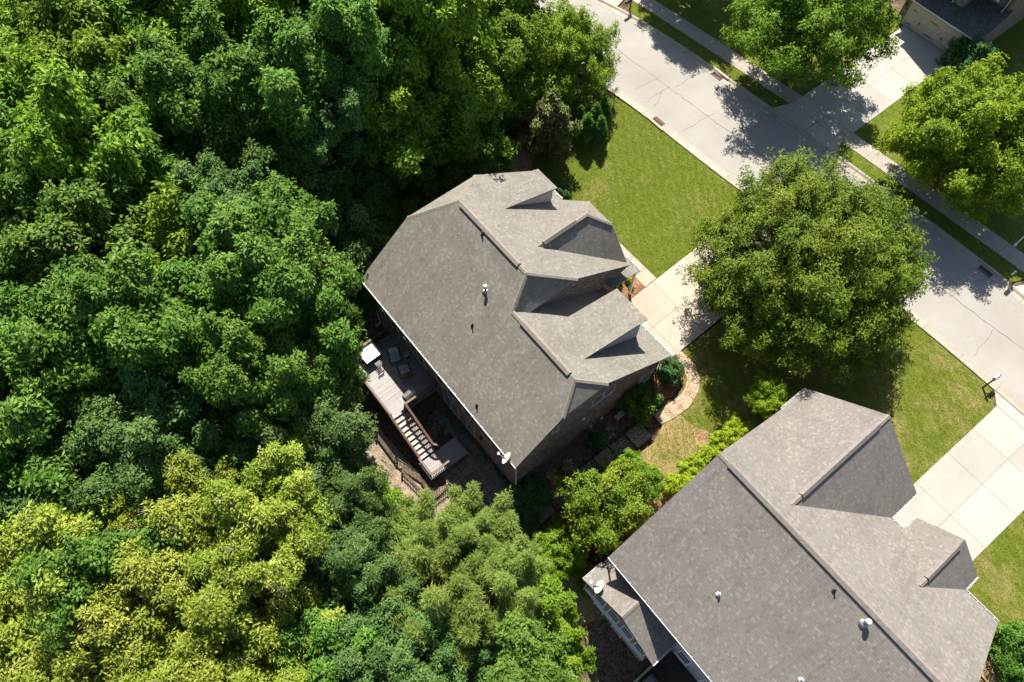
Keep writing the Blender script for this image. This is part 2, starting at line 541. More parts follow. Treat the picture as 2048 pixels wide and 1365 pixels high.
M['lf_holly'] = leaf('leaf_holly', (0.018, 0.060, 0.014), (0.032, 0.100, 0.022), (0.065, 0.155, 0.04), 0.15, 0.0, 0.2)
M['lf_magnolia'] = leaf('leaf_magnolia', (0.035, 0.052, 0.012), (0.065, 0.085, 0.018), (0.115, 0.12, 0.036), 0.15, 0.0, 0.2)
M['lf_yucca'] = leaf('leaf_yucca', (0.10, 0.13, 0.06), (0.22, 0.24, 0.11), (0.40, 0.38, 0.20), 0.1, 0.0)
M['lf_yellow'] = leaf('leaf_yellow_shrub', (0.40, 0.36, 0.01), (0.55, 0.50, 0.015), (0.70, 0.62, 0.03), 0.2, 0.0)

# ------------------------------------------------------------------ ground
def sheet(name, poly, mat, dz=0.0, parent=None, extra=(), thick=0.0):
    """polygon in plan laid on the terrain"""
    bm = bmesh.new()
    f = bm.faces.new([bm.verts.new((p[0], p[1], 0)) for p in poly])
    if f.calc_area() and f.normal.z < 0:
        f.normal_flip()
    bm.normal_update()
    if bm.faces[:] and bm.faces[:][0].normal.z < 0:
        bmesh.ops.reverse_faces(bm, faces=bm.faces[:])
    bmesh.ops.triangulate(bm, faces=bm.faces[:])
    lo = min(p[0] for p in poly)
    cuts = [(1, x) for x in [21, 36, 50, 80] + list(extra)]
    if lo < 20.9:
        st = 1.0 if max(p[0] for p in poly) - lo < 100 else 6.0
        k = max(lo, -40)
        while k < 21:
            cuts.append((1, k))
            k += st * 1.5
        k = max(min(p[1] for p in poly), -60)
        while k < min(max(p[1] for p in poly), 90):
            cuts.append((0, k))
            k += st * 1.5
    for ax, xc in cuts:
        co, no = ((xc, 0, 0), (1, 0, 0)) if ax else ((0, xc, 0), (0, 1, 0))
        bmesh.ops.bisect_plane(bm, geom=bm.verts[:] + bm.edges[:] + bm.faces[:], plane_co=co, plane_no=no)
    for v in bm.verts:
        v.co.z = g(v.co.x, v.co.y) + dz
    if thick:
        r = bmesh.ops.extrude_face_region(bm, geom=bm.faces[:])
        for v in [e for e in r['geom'] if isinstance(e, bmesh.types.BMVert)]:
            v.co.z -= thick
        bmesh.ops.recalc_face_normals(bm, faces=bm.faces[:])
    me = bpy.data.meshes.new(name)
    bm.to_mesh(me)
    bm.free()
    uvl = me.uv_layers.new(name='UVMap')
    for l in me.loops:
        co = me.vertices[l.vertex_index].co
        uvl.data[l.index].uv = (co.x, co.y)
    me.materials.append(mat)
    return link(name, me, parent)

struct(sheet('ground', [(-300, -300), (400, -300), (400, 400), (-300, 400)], M['soil'], -0.10))

# kerb lines as functions of Y: inner edge (road side)
YS = [-30, -8, 1.5, 9, 17.7, 22, 26.6, 29.5, 32, 38, 46, 60]
NEAR = [38.3, 38.25, 38.35, 37.8, 37.1, 36.8, 36.65, 36.5, 36.2, 34.9, 32.6, 27.5]
YF = [-30, -2.3, 4.0, 18.7, 22.9, 26.7, 28.8, 32.8, 36.6, 39.2, 41, 48, 60]
FAR = [44.9, 44.85, 45.0, 44.25, 43.95, 43.7, 43.5, 43.2, 42.6, 42.2, 41.6, 39.2, 34.0]
def nin(y):
    return sum(float(np.interp(y + d, YS, NEAR)) for d in (-3, -1.5, 0, 1.5, 3)) / 5
def fin(y):
    return sum(float(np.interp(y + d, YF, FAR)) for d in (-3, -1.5, 0, 1.5, 3)) / 5
def nout(y):
    return nin(y) - 0.72
def fout(y):
    return fin(y) + 0.72

ys = [-30 + 0.75 * i for i in range(121)]
road = struct(sheet('road', [(nin(y) - 0.05, y) for y in ys] + [(fin(y) + 0.05, y) for y in reversed(ys)], M['asphalt'], -0.035))

# cracks in the asphalt: thin ribbons a few millimetres above it
rng = random.Random(5)
def ribbon(name, pts, wd, parent, z=-0.028):
    m = MB()
    L, Rr = [], []
    for i, p in enumerate(pts):
        q = pts[min(i + 1, len(pts) - 1)]
        o = pts[max(i - 1, 0)]
        d = Vector((q[0] - o[0], q[1] - o[1], 0)).normalized()
        n = Vector((-d.y, d.x, 0)) * wd * (0.5 + 0.5 * rng.random())
        zz = g(p[0], p[1]) + z
        L.append((p[0] + n.x, p[1] + n.y, zz))
        Rr.append((p[0] - n.x, p[1] - n.y, zz))
    for i in range(len(pts) - 1):
        m.face([Rr[i], Rr[i + 1], L[i + 1], L[i]])
    return m.build(name, M['crack'], parent)
cl = []
y = -14.0
while y < 46:
    mid = float(np.interp(y, [-14, -4.4, 1.5, 18.5, 22.6, 29.2, 35.3, 46], [41.9, 41.8, 41.45, 40.4, 40.1, 39.7, 39.3, 36.2]))
    cl.append((mid + rng.uniform(-0.05, 0.05), y))
    y += 0.5
ribbon('crack', cl, 0.022, road)
def jag(a, b, n=9, j=0.12):
    return [(a[0] + (b[0] - a[0]) * i / n + rng.uniform(-j, j), a[1] + (b[1] - a[1]) * i / n + rng.uniform(-j, j)) for i in range(n + 1)]
for pa, pb in (((1410, 138), (1350, 175)), ((1430, 225), (1365, 262)), ((1318, 155), (1268, 180)), ((1340, 172), (1290, 205)),
               ((1325, 178), (1310, 215)), ((1475, 275), (1530, 240)), ((1985, 548), (1898, 590)), ((1988, 655), (1950, 715)), ((1560, 330), (1500, 365))):
    A, B = pxg(*pa), pxg(*pb)
    ribbon('crack', jag(A, B), 0.014, road)

# kerbs: cast segments with joints
def kerb(name, fn, sgn, y0, y1, seg=3.0):
    root = bpy.data.objects.new(name, None)
    COL.objects.link(root)
    struct(root)
    prof = [(0.0, -0.025), (0.40, -0.045), (0.47, 0.0), (0.55, 0.075), (0.60, 0.085), (0.72, 0.085)]
    y = y0
    while y < y1:
        ye = y + seg - 0.02
        m = MB()
        rows = []
        for k in range(4):
            yy = y + (ye - y) * k / 3
            x0 = fn(yy)
            rows.append([(x0 + sgn * a, yy, b) for a, b in prof] + [(x0 + sgn * 0.72, yy, -0.2), (x0, yy, -0.2)])
        n = len(rows[0])
        for k in range(3):
            for i in range(n):
                j = (i + 1) % n
                q = [rows[k][i], rows[k][j], rows[k + 1][j], rows[k + 1][i]]
                m.face(q if sgn < 0 else q[::-1])
        m.face(rows[0] if sgn > 0 else rows[0][::-1])
        m.face(rows[3][::-1] if sgn > 0 else rows[3])
        m.build('kerb_stone', M['kerb'], root)
        y += seg
    return root
kerb('kerb', nin, -1, -26, 50)
kerb('kerb', fin, 1, -26, 50)

# sidewalk on the far side
def swn(y):
    return float(np.interp(y, [-20, -0.7, 5.6, 14.8, 20.6, 28.5, 34.1, 38.1, 50], [47.6, 47.2, 46.95, 46.5, 46.3, 45.6, 45.05, 44.6, 42.6]))
sw = bpy.data.objects.new('sidewalk', None)
COL.objects.link(sw)
struct(sw)
y = -18.0
while y < 48:
    if not (15.9 < y + 0.75 < 20.5):
        a, b = y, y + 1.5 - 0.018
        m = MB()
        m.slab([(swn(a), a, 0.045), (swn(a) + 1.42, a, 0.045), (swn(b) + 1.42, b, 0.045), (swn(b), b, 0.045)], 0.14)
        m.build('paving_slab', M['walk'], sw)
    y += 1.5

# lawns
lawns = {
    'front': ([(26.43, 15.95), (26.43, 20.3), (24.4, 20.6), (24.4, 28.2), (26.5, 30.6), (30, 32.0)] + [(nout(y), y) for y in (34, 32, 30, 28, 26, 24, 22, 20, 18, 15.9)], M['grass'], 0.0),
    'between': ([(nout(y), y) for y in (10.45, 8, 6, 4, 2, 0, -2, -4)] + [(nout(-4.9), -4.9), (36.4, -5.72), (25.6, -5.72), (25.6, 3.0), (23.6, 3.2), (23.0, 4.2), (21.5, 4.5), (20.6, 5.9), (20.4, 8.0), (21.6, 8.4), (22.8, 9.3), (23.5, 10.45)], M['grass_mid'], 0.0),
    'side': ([(20.6, 5.9), (19.2, 4.3), (16.5, 4.1), (13.2, 4.3), (12.6, 5.4), (13.6, 6.9), (15.2, 7.15), (17.8, 6.9), (20.4, 8.0)], M['grass_dry'], 0.0),
    'right': ([(nout(-11.6), -11.6), (36.5, -11.05), (25.0, -11.05), (24.0, -13.2), (23.0, -22), (nout(-22), -22)], M['grass_mid'], 0.0),
    'verge_left': ([(fout(y), y) for y in (20.9, 23, 26, 29, 32, 35, 37.6)] + [(swn(y), y) for y in (38.6, 36, 33, 30, 27, 24, 21)], M['grass'], 0.0),
    'verge_right': ([(fout(y), y) for y in (15.2, 12, 8, 4, 1, -0.6)] + [(swn(y), y) for y in (-1.2, 2, 5, 9, 12, 15.8)], M['grass'], 0.0),
    'far_left': ([(swn(y) + 1.42, y) for y in (21.1, 24, 28, 32, 36, 44)] + [(64, 46), (62, 22.5), (60.6, 21.1)], M['grass'], 0.0),
    'far_right': ([(swn(y) + 1.42, y) for y in (15.75, 12, 8, 4, 1, -1, -14)] + [(78, -14), (78, 15.0), (60.6, 15.75)], M['grass'], 0.0),
    'back': ([(-1.5, -6), (8.2, -6), (8.2, 3.4), (7.6, 5.2), (5.5, 4.8), (2.5, 3.0), (0.0, 0.5)], M['grass_dry'], 0.0),
}
for k, (poly, mat, dz) in lawns.items():
    struct(sheet('lawn', poly, mat, dz))

# planting beds
def bed(poly, mat, dz=0.02):
    return struct(sheet('planting_bed', poly, mat, dz))
bed([(23.1, 15.93), (25.28, 15.93), (25.28, 20.3), (22.8, 20.3), (23.1, 17.2)], M['mulch'], 0.04)
bed([(7.4, 8.85), (20.0, 8.95), (21.2, 9.2), (21.6, 10.7), (8.5, 10.7)], M['mulch_dark'], 0.015)
bed([(23.0, 4.2), (23.6, 3.2), (25.6, 3.0), (25.6, 2.0), (12.6, 2.0), (11.5, 4.3), (13.2, 4.3), (16.5, 4.1), (19.2, 4.3), (20.6, 5.9), (21.5, 4.5)], M['straw'])
bed([(24.4, 20.6), (22.8, 20.6), (22.8, 28.5), (24.0, 33.5), (28, 35.0), (31, 34.5), (30, 32.0), (26.5, 30.6), (24.4, 28.2)], M['straw'])
bed([(19.8, 8.9), (21.0, 8.45), (21.9, 8.75), (22.8, 9.5), (23.3, 10.55), (21.0, 10.55), (20.0, 9.2)], M['mulch'], 0.035)
bed([(24.0, -13.2), (25.0, -11.05), (23.4, -11.05), (22.8, -13.2), (22.4, -20), (23.2, -20)], M['straw'])
bed([(8.0, 3.4), (9.6, 3.2), (9.0, 6.2), (5.5, 7.6), (2.0, 6.0), (2.5, 3.0), (5.5, 4.8), (7.6, 5.2)], M['straw'])
bed([(2.2, 9.0), (5.4, 8.2), (5.3, 13.6), (4.3, 14.2), (4.0, 18.6), (3.9, 21.6), (2.4, 22.3), (2.0, 18)], M['sand'])

# driveways, slab by slab
def drive(xs, ysl, mat, extra=()):
    root = bpy.data.objects.new('driveway', None)
    COL.objects.link(root)
    struct(root)
    gp = 0.009
    for i in range(len(xs) - 1):
        for j in range(len(ysl) - 1):
            sheet('concrete_slab', [(xs[i] + gp, ysl[j] + gp), (xs[i + 1] - gp, ysl[j] + gp), (xs[i + 1] - gp, ysl[j + 1] - gp), (xs[i] + gp, ysl[j + 1] - gp)], mat, 0.04, root, thick=0.15)
    for poly in extra:
        sheet('concrete_slab', poly, mat, 0.04, root, thick=0.15)
    return root
drive([21.0, 23.5, 26.0, 29.2, 32.4, 35.6], [10.6, 13.2, 15.92], M['concrete_warm'],
      [[(35.62, 10.6), (nout(10), 9.6), (nout(13), 13.17), (35.62, 13.17)], [(35.62, 13.2), (nout(13), 13.2), (nout(16.5), 16.7), (35.62, 15.92)]])
drive([23.2, 25.6, 28.68, 31.74, 34.25, 36.7], [-11.05, -8.43, -5.72], M['concrete'],
      [[(36.72, -8.41), (nout(-8), -8.41), (nout(-4.9), -4.95), (36.72, -5.72)], [(36.72, -11.05), (nout(-12), -11.9), (nout(-8), -8.44), (36.72, -8.44)]])
drive([46.5, 47.9, 50.2, 53.0, 55.9, 58.4, 61.0], [15.75, 18.35, 21.0], M['concrete'],
      [[(fout(21.6), 21.7), (fout(18.4), 18.37), (46.47, 18.37), (46.47, 21.0)], [(fout(18), 18.33), (fout(15.2), 15.2), (46.47, 15.75), (46.47, 18.33)]])
m_ = [(fout(43), 43), (fout(39), 38.7), (44.6, 39.2), (44.6, 43)]
dw4 = bpy.data.objects.new('driveway', None)
COL.objects.link(dw4)
struct(dw4)
sheet('concrete_slab', m_, M['concrete'], 0.04, dw4, thick=0.15)
sheet('concrete_slab', [(fout(-1), -1.0), (fout(-6), -6.0), (swn(-6), -6.0), (swn(-2), -1.7)], M['concrete'], 0.04, dw4, thick=0.15)
# front walk of the middle house
wk = bpy.data.objects.new('front_walk', None)
COL.objects.link(wk)
struct(wk)
for a, b in ((15.95, 17.1), (17.1, 18.5), (18.5, 19.9), (19.9, 21.2)):
    sheet('paving_slab', [(25.3, a + 0.01), (26.4, a + 0.01), (26.4, b - 0.01), (25.3, b - 0.01)], M['concrete_warm'], 0.04, wk, thick=0.12)

# cobbled side path and its stepped landings
pth = bpy.data.objects.new('side_path', None)
COL.objects.link(pth)
struct(pth)
outer = [(1357, 700), (1385, 722), (1400, 752), (1396, 785), (1378, 815), (1350, 836), (1322, 850)]
inner = [(1350, 716), (1366, 735), (1375, 760), (1366, 785), (1345, 803), (1318, 820), (1308, 832)]
sheet('path_paving', [pxg(*p) for p in outer] + [pxg(*p) for p in reversed(inner)], M['cobble'], 0.05, pth, thick=0.16)
for i in range(8):
    x1 = 18.0 - i * 1.36
    x0 = x1 - 1.30
    yc = 7.95 + (0.12 * i if i < 4 else 0.48 + 0.02 * i) * 0.5
    zt = g((x0 + x1) / 2, yc) + 0.10
    m = MB().box(x0, x1, yc - 0.62, yc + 0.62, zt - 0.32, zt)
    m.build('step_landing', M['cobble_dark'], pth)
    m = MB().box(x0 - 0.06, x0 - 0.004, yc - 0.64, yc + 0.64, zt - 0.32, zt + 0.02)
    m.build('step_edge', M['mulch_dark'], pth)

# flagstone patio behind the middle house
pat = bpy.data.objects.new('patio', None)
COL.objects.link(pat)
struct(pat)
rs = random.Random(11)
nx_, ny_ = 5, 13
pts = [[(5.35 + i * 0.62 + rs.uniform(-0.16, 0.16), 7.6 + j * 0.62 + rs.uniform(-0.16, 0.16)) for j in range(ny_ + 1)] for i in range(nx_ + 1)]
for i in range(nx_):
    for j in range(ny_):
        q = [pts[i][j], pts[i + 1][j], pts[i + 1][j + 1], pts[i][j + 1]]
        cx = sum(p[0] for p in q) / 4
        cy = sum(p[1] for p in q) / 4
        q = [(cx + (p[0] - cx) * 0.92, cy + (p[1] - cy) * 0.92) for p in q]
        dz = 0.03 + rs.uniform(-0.012, 0.012)
        MB().slab([(p[0], p[1], g(cx, cy) + dz) for p in q], 0.1).build('flagstone', M['flag'], pat)

# river pebbles along the rear wall
pm = MB()
for _ in range(2600):
    yy = rs.uniform(10.6, 18.5)
    xx = 7.75 + rs.gauss(0, 0.22) + 0.12 * math.sin(yy * 1.3)
    r = rs.uniform(0.03, 0.085)
    z = g(xx, yy) - 0.02
    a = rs.uniform(0, 6.28)
    ring = [(xx + r * math.cos(a + k * 1.571) * (1.3 if k % 2 else 0.9), yy + r * math.sin(a + k * 1.571) * (1.3 if k % 2 else 0.9), z + r * 0.3) for k in range(4)]
    top = (xx, yy, z + r)
    for k in range(4):
        pm.face([ring[k], ring[(k + 1) % 4], top])
po = pm.build('pebble_strip', M['pebble'])
po['kind'] = 'stuff'
tag(po, 'strip of grey river pebbles along the foot of the rear brick wall', 'pebbles')

# grass blades standing on the lawns
def in_poly(x, y, poly):
    ins = np.zeros(x.shape, bool)
    n = len(poly)
    j = n - 1
    for i in range(n):
        xi, yi, xj, yj = poly[i][0], poly[i][1], poly[j][0], poly[j][1]
        cnd = ((yi > y) != (yj > y)) & (x < (xj - xi) * (y - yi) / (yj - yi + 1e-12) + xi)
        ins ^= cnd
        j = i
    return ins
NR = np.random.default_rng(3)
def np_mesh(name, V, nper, mat, tint=None):
    """V: (n, nper, 3) separate polygons"""
    n = V.shape[0]
    me = bpy.data.meshes.new(name)
    me.vertices.add(n * nper)
    me.vertices.foreach_set('co', V.reshape(-1).astype(np.float32))
    me.loops.add(n * nper)
    me.loops.foreach_set('vertex_index', np.arange(n * nper, dtype=np.int32))
    me.polygons.add(n)
    me.polygons.foreach_set('loop_start', np.arange(0, n * nper, nper, dtype=np.int32))
    me.polygons.foreach_set('loop_total', np.full(n, nper, dtype=np.int32))
    me.update(calc_edges=True)
    if tint is not None:
        at = me.attributes.new('tint', 'FLOAT', 'POINT')
        at.data.foreach_set('value', np.repeat(tint, nper).astype(np.float32))
    if mat:
        me.materials.append(mat)
    return me
allp, dens = [], {'front': 170, 'between': 130, 'side': 120, 'right': 120, 'verge_left': 130, 'verge_right': 130, 'far_left': 40, 'far_right': 50, 'back': 110}
for k, (poly, mat, dz) in lawns.items():
    P_ = np.array([(p[0], p[1]) for p in poly])
    lo, hi = P_.min(0), P_.max(0)
    n = int((hi - lo).prod() * dens[k])
    q = lo + NR.random((n, 2)) * (hi - lo)
    ok = in_poly(q[:, 0], q[:, 1], poly)
    allp.append(q[ok])
q = np.concatenate(allp)
n = len(q)
zz = gnp(q[:, 0], q[:, 1])
ang = NR.random(n) * 6.283
ln_ = NR.uniform(0.05, 0.13, n)
wd_ = NR.uniform(0.012, 0.03, n)
V = np.zeros((n, 3, 3))
V[:, 0] = np.stack([q[:, 0] - np.sin(ang) * wd_, q[:, 1] + np.cos(ang) * wd_, zz - 0.005], 1)
V[:, 1] = np.stack([q[:, 0] + np.sin(ang) * wd_, q[:, 1] - np.cos(ang) * wd_, zz - 0.005], 1)
V[:, 2] = np.stack([q[:, 0] + np.cos(ang) * ln_, q[:, 1] + np.sin(ang) * ln_, zz + ln_ * NR.uniform(0.3, 0.9, n)], 1)
go = link('grass', np_mesh('grass', V, 3, M['blade'], np.clip(NR.normal(0.45, 0.22, n), 0, 1)))
go['kind'] = 'stuff'
tag(go, 'short mown grass covering the lawns and verges', 'grass')
# ================================================================== buildings
def wall_y(name, parent, y, prof, mat, t=0.22, inward=1):
    """wall standing on the plane Y = y; prof = [(x, z)...]"""
    return MB().prism([(p[0], y, p[1]) for p in prof], (0, t * inward, 0)).build(name, mat, parent)
def wall_x(name, parent, x, prof, mat, t=0.22, inward=1):
    return MB().prism([(x, p[0], p[1]) for p in prof], (t * inward, 0, 0)).build(name, mat, parent)

def window(parent, ax, sgn, plane, c, z0, w_, h_, cols=1, rows=2, frame='white', shutters=False):
    """window part: frame with panes and a sill as sub-parts; ax = axis of the outward normal"""
    def bx(m, a0, a1, d0, d1, b0, b1):
        lo, hi = sorted((plane + sgn * d0, plane + sgn * d1))
        if ax == 'x':
            m.box(lo, hi, a0, a1, b0, b1)
        else:
            m.box(a0, a1, lo, hi, b0, b1)
    f = MB()
    a0, a1, b0, b1 = c - w_ / 2, c + w_ / 2, z0, z0 + h_
    e = 0.07
    bx(f, a0, a0 + e, 0.004, 0.06, b0, b1)
    bx(f, a1 - e, a1, 0.004, 0.06, b0, b1)
    bx(f, a0 + e, a1 - e, 0.004, 0.06, b0, b0 + e)
    bx(f, a0 + e, a1 - e, 0.004, 0.06, b1 - e, b1)
    for k in range(1, cols):
        xm = a0 + w_ * k / cols
        bx(f, xm - 0.05, xm + 0.05, 0.004, 0.058, b0 + e, b1 - e)
    for k in range(1, rows):
        zm = b0 + h_ * k / rows
        bx(f, a0 + e, a1 - e, 0.004, 0.05, zm - 0.025, zm + 0.025)
    fo = f.build('window', M[frame], parent)
    for i in range(cols):
        for j in range(rows):
            p = MB()
            p0, p1 = a0 + w_ * i / cols, a0 + w_ * (i + 1) / cols
            q0, q1 = b0 + h_ * j / rows, b0 + h_ * (j + 1) / rows
            bx(p, p0 + 0.06, p1 - 0.06, 0.003, 0.02, q0 + 0.03, q1 - 0.03)
            p.build('pane', M['glass'], fo)
    sgm = MB()
    bx(sgm, a0 - 0.06, a1 + 0.06, 0.002, 0.10, b0 - 0.07, b0 - 0.002)
    sgm.build('sill', M[frame], fo)
    if shutters:
        for s0, s1 in ((a0 - 0.42, a0 - 0.04), (a1 + 0.04, a1 + 0.42)):
            q_ = MB()
            bx(q_, s0, s1, 0.002, 0.045, b0, b1)
            q_.build('shutter', M['fascia'], fo)
    return fo

def gutter(parent, p, q, out, mat='white_metal', n_strap=0, w_=0.075):
    """open trough along an eave; out = horizontal direction away from the roof"""
    p, q, o = Vector(p), Vector(q), Vector(out)
    m = MB()
    z = Vector((0, 0, 1))
    m.prism([p - z * 0.12, p - z * 0.12 + o * w_, p - z * 0.10 + o * w_, p - z * 0.10], q - p)
    m.prism([p + o * w_ - z * 0.099, p + o * (w_ + 0.025) - z * 0.12, p + o * (w_ + 0.025) + z * 0.0, p + o * w_ + z * 0.0], q - p)
    m.prism([p - z * 0.099 + o * 0.0, p - z * 0.099 + o * 0.015, p - z * 0.03 + o * 0.015, p - z * 0.03], q - p)
    go_ = m.build('gutter', M[mat], parent)
    for k in range(n_strap):
        c_ = p + (q - p) * ((k + 0.5) / n_strap)
        d = (q - p).normalized() * 0.02
        MB().prism([c_ - d - z * 0.02, c_ + d - z * 0.02, c_ + d - z * 0.02 + o * w_, c_ - d - z * 0.02 + o * w_], (0, 0, 0.012)).build('hanger_strap', M[mat], go_)
    return go_

def downspout(parent, top, zbot, kick, mat='white_metal'):
    x, y, z = top
    m = MB()
    m.bar((x, y, z), (x, y, zbot + 0.15), 0.08, 0.065)
    k = Vector(kick)
    m.bar((x, y, zbot + 0.2), (x + k.x * 0.45, y + k.y * 0.45, zbot + 0.08), 0.08, 0.065)
    return m.build('downspout', M[mat], parent)

def ridge_vent(parent, p, q, mat, w_=0.19, slope=0.7):
    """raised vent strip lying over a ridge"""
    p, q = Vector(p), Vector(q)
    d = (q - p).normalized()
    s = Vector((0, 0, 1)).cross(d).normalized()
    m = MB()
    for sg in (-1, 1):
        o = s * sg
        a = p + Vector((0, 0, 0.13))
        b = p + o * w_ + Vector((0, 0, 0.13 - slope * w_))
        th = Vector((0, 0, -0.05))
        m.prism([a, b, b + th, a + th], q - p)
    rv = m.build('ridge_vent', M[mat], parent)
    c_ = MB()
    for sg in (-1, 1):
        o = s * sg
        a = p + Vector((0, 0, 0.079))
        b = p + o * (w_ - 0.025) + Vector((0, 0, 0.079 - slope * (w_ - 0.025)))
        th = Vector((0, 0, -0.09))
        c_.prism([a, b, b + th, a + th], q - p)
    c_.build('vent_shadow', M['void'], parent)  # black strips painting the shadow edge under the vent
    return rv

def ridge_caps(parent, p, q, mat, w_=0.14):
    p, q = Vector(p), Vector(q)
    L = (q - p).length
    n = max(2, int(L / 0.28))
    d = (q - p).normalized()
    s = Vector((0, 0, 1)).cross(d).normalized()
    m = MB()
    for k in range(n):
        a = p + d * (L * k / n)
        b = p + d * (L * (k + 1) / n + 0.02)
        h0, h1 = Vector((0, 0, 0.035)), Vector((0, 0, 0.022))
        for sg in (-1, 1):
            o = s * sg * w_ + Vector((0, 0, -0.09))
            m.face([a + h0, b + h1, b + o + h1, a + o + h0] if sg < 0 else [a + h0, a + o + h0, b + o + h1, b + h1])
    return m.build('ridge_cap', M[mat], parent)

def roof_pipe(parent, p, r=0.05, h=0.35, mat='dark_rubber', flash='dark_rubber'):
    m = MB().tube((p[0], p[1], p[2] - 0.1), (p[0], p[1], p[2] + h), r, r, 10)
    m.lathe([(r * 2.6, -0.02), (r * 2.0, 0.05), (r * 1.02, 0.12)], p, 12)
    return m.build('vent_pipe', M[mat], parent)

# ------------------------------------------------------------------ middle house
H1 = thing('brick_house', 'brown brick house with tan-grey clipped-gable shingle roof, deck at its back, below the woods', 'house', (15, 18, -2.6))
OFF1 = Vector((-15, -18, 2.6))
def at(o, off):
    o.location = off
    return o
class Sub:
    """collects the parts built in world coordinates and re-bases them onto the thing's empty"""
    def __init__(s, root):
        s.root = root
        s.before = set(bpy.data.objects)
    def done(s):
        for o in bpy.data.objects:
            if o not in s.before and o.parent == s.root:
                o.location = -Vector(s.root.location)
s1 = Sub(H1)
zB = lambda x: 3.2 + 0.77 * (x - 8.4)
zA = lambda x: 8.51 - 0.666 * (x - 15.3)
zF = lambda x: 7.13 - 0.703 * (x - 13.5)
roof = MB()
RA_L, RA_R = (15.3, 24.65, 8.51), (15.3, 17.85, 8.51)
RB_L, RB_R = (13.5, 16.94, 7.13), (13.5, 11.2, 7.13)
T = 0.14
roof.slab([(8.4, 27.0, 3.2), (8.4, 10.15, 3.2), (11.84, 10.15, 5.85), RB_R, RB_L, RA_R, RA_L, (12.69, 26.97, 6.5)], T)
xl, xr = 15.3 + (8.51 - 6.5) / 0.666, 15.3 + (8.51 - 6.47) / 0.666
roof.slab([RA_L, RA_R, (xr, 16.5, 6.47), (23.4, 16.5, zA(23.4)), (23.4, 26.97, zA(23.4)), (xl, 26.97, 6.5)], T)
roof.slab([RA_L, (xl, 26.97, 6.5), (12.69, 26.97, 6.5)], T)
roof.slab([RA_R, (12.66, 16.5, 6.47), (xr, 16.5, 6.47)], T)
xb = 13.5 + (7.13 - 5.85) / 0.703
roof.slab([(13.5, 17.12, 7.13), RB_R, (xb, 10.15, 5.85), (21.65, 10.15, zF(21.65)), (21.65, 17.12, zF(21.65))], T)
roof.slab([RB_R, (11.84, 10.15, 5.85), (xb, 10.15, 5.85)], T)
# front cross gable
Y0, ZR, GL, GR, ZC = 19.68, 6.9, 0.97, 1.30, 5.6
yl, yr = Y0 + (ZR - ZC) / GL, Y0 - (ZR - ZC) / GR
roof.slab([(16.9, Y0, ZR), (21.83, Y0, ZR), (23.35, yl, ZC), (23.42, 23.6, ZR - GL * (23.6 - Y0)), (21.0, 23.6, ZR - GL * (23.6 - Y0)), (16.9, 20.4, ZR - GL * 0.72)], T)
roof.slab([(16.9, Y0, ZR), (16.9, 19.2, ZR - GR * 0.48), (22.2, 16.53, ZR - GR * (Y0 - 16.53)), (23.42, 16.62, ZR - GR * (Y0 - 16.62)), (23.35, yr, ZC), (21.83, Y0, ZR)], T)
roof.slab([(21.83, Y0, ZR), (23.35, yr, ZC), (23.35, yl, ZC)], T)
ro1 = roof.build('roof', M['shingle_tan'], H1)
# shed dormers
def shed(xa, za, xf, zf, ya, yb, zmain):
    d = MB()
    sl_ = (za - zf) / (xf - xa)
    xs = xa - 0.7
    d.slab([(xs, ya, za + sl_ * 0.7 - 0.01), (xf, ya, zf), (xf, yb, zf), (xs, yb, za + sl_ * 0.7 - 0.01)], 0.12)
    dr = d.build('dormer', M['shingle_tan'], H1)
    xw = xf - 0.32
    zt = lambda x: za - sl_ * (x - xa) - 0.123
    for yy, inw in ((ya + 0.18, 1), (yb - 0.18, -1)):
        MB().prism([(xa + 0.2, yy, zt(xa + 0.2)), (xw, yy, zt(xw)), (xw, yy, zmain(xw) - 0.4), (xa + 0.2, yy, zmain(xa + 0.2) - 0.4)], (0, 0.12 * inw, 0)).build('side_wall', M['siding'], dr)
    MB().box(xw - 0.1, xw - 0.003, ya + 0.305, yb - 0.305, zmain(xw) - 0.3, zt(xw) - 0.01).build('front_wall', M['siding'], dr)
    n = 2
    for k in range(n):
        yc = ya + (yb - ya) * (k + 0.5) / n
        f = MB().box(xw, xw + 0.04, yc - 0.4, yc + 0.4, zmain(xw) + 0.35, zt(xw) - 0.25)
        f.build('dormer_window', M['white'], dr)
    return dr
shed(17.96, 6.74, 22.6, 5.3, 23.4, 25.5, zA)
shed(15.27, 5.92, 20.72, 4.65, 12.2, 15.1, zF)
# ridge vents and caps
ridge_vent(ro1, (15.3, 24.3, 8.51), (15.3, 18.55, 8.51), 'ridge_tan')
ridge_vent(ro1, (13.5, 16.0, 7.13), (13.5, 11.65, 7.13), 'ridge_tan')
ridge_vent(ro1, (18.2, Y0, ZR), (20.9, Y0, ZR), 'ridge_tan', 0.16, 1.1)
for p, q in ((RA_L, (12.69, 26.97, 6.5)), (RA_L, (xl, 26.97, 6.5)), (RA_R, (xr, 16.5, 6.47)), (RA_R, RB_L), (RB_R, (xb, 10.15, 5.85)), (RB_R, (11.84, 10.15, 5.85)),
             ((21.83, Y0, ZR), (23.35, yr, ZC)), ((21.83, Y0, ZR), (23.35, yl, ZC)), ((20.9, Y0, ZR), (21.83, Y0, ZR)), ((13.5, 16.9, 7.13), (13.5, 16.0, 7.13)), ((15.3, 18.55, 8.51), RA_R)):
    ridge_caps(ro1, p, q, 'ridge_tan')
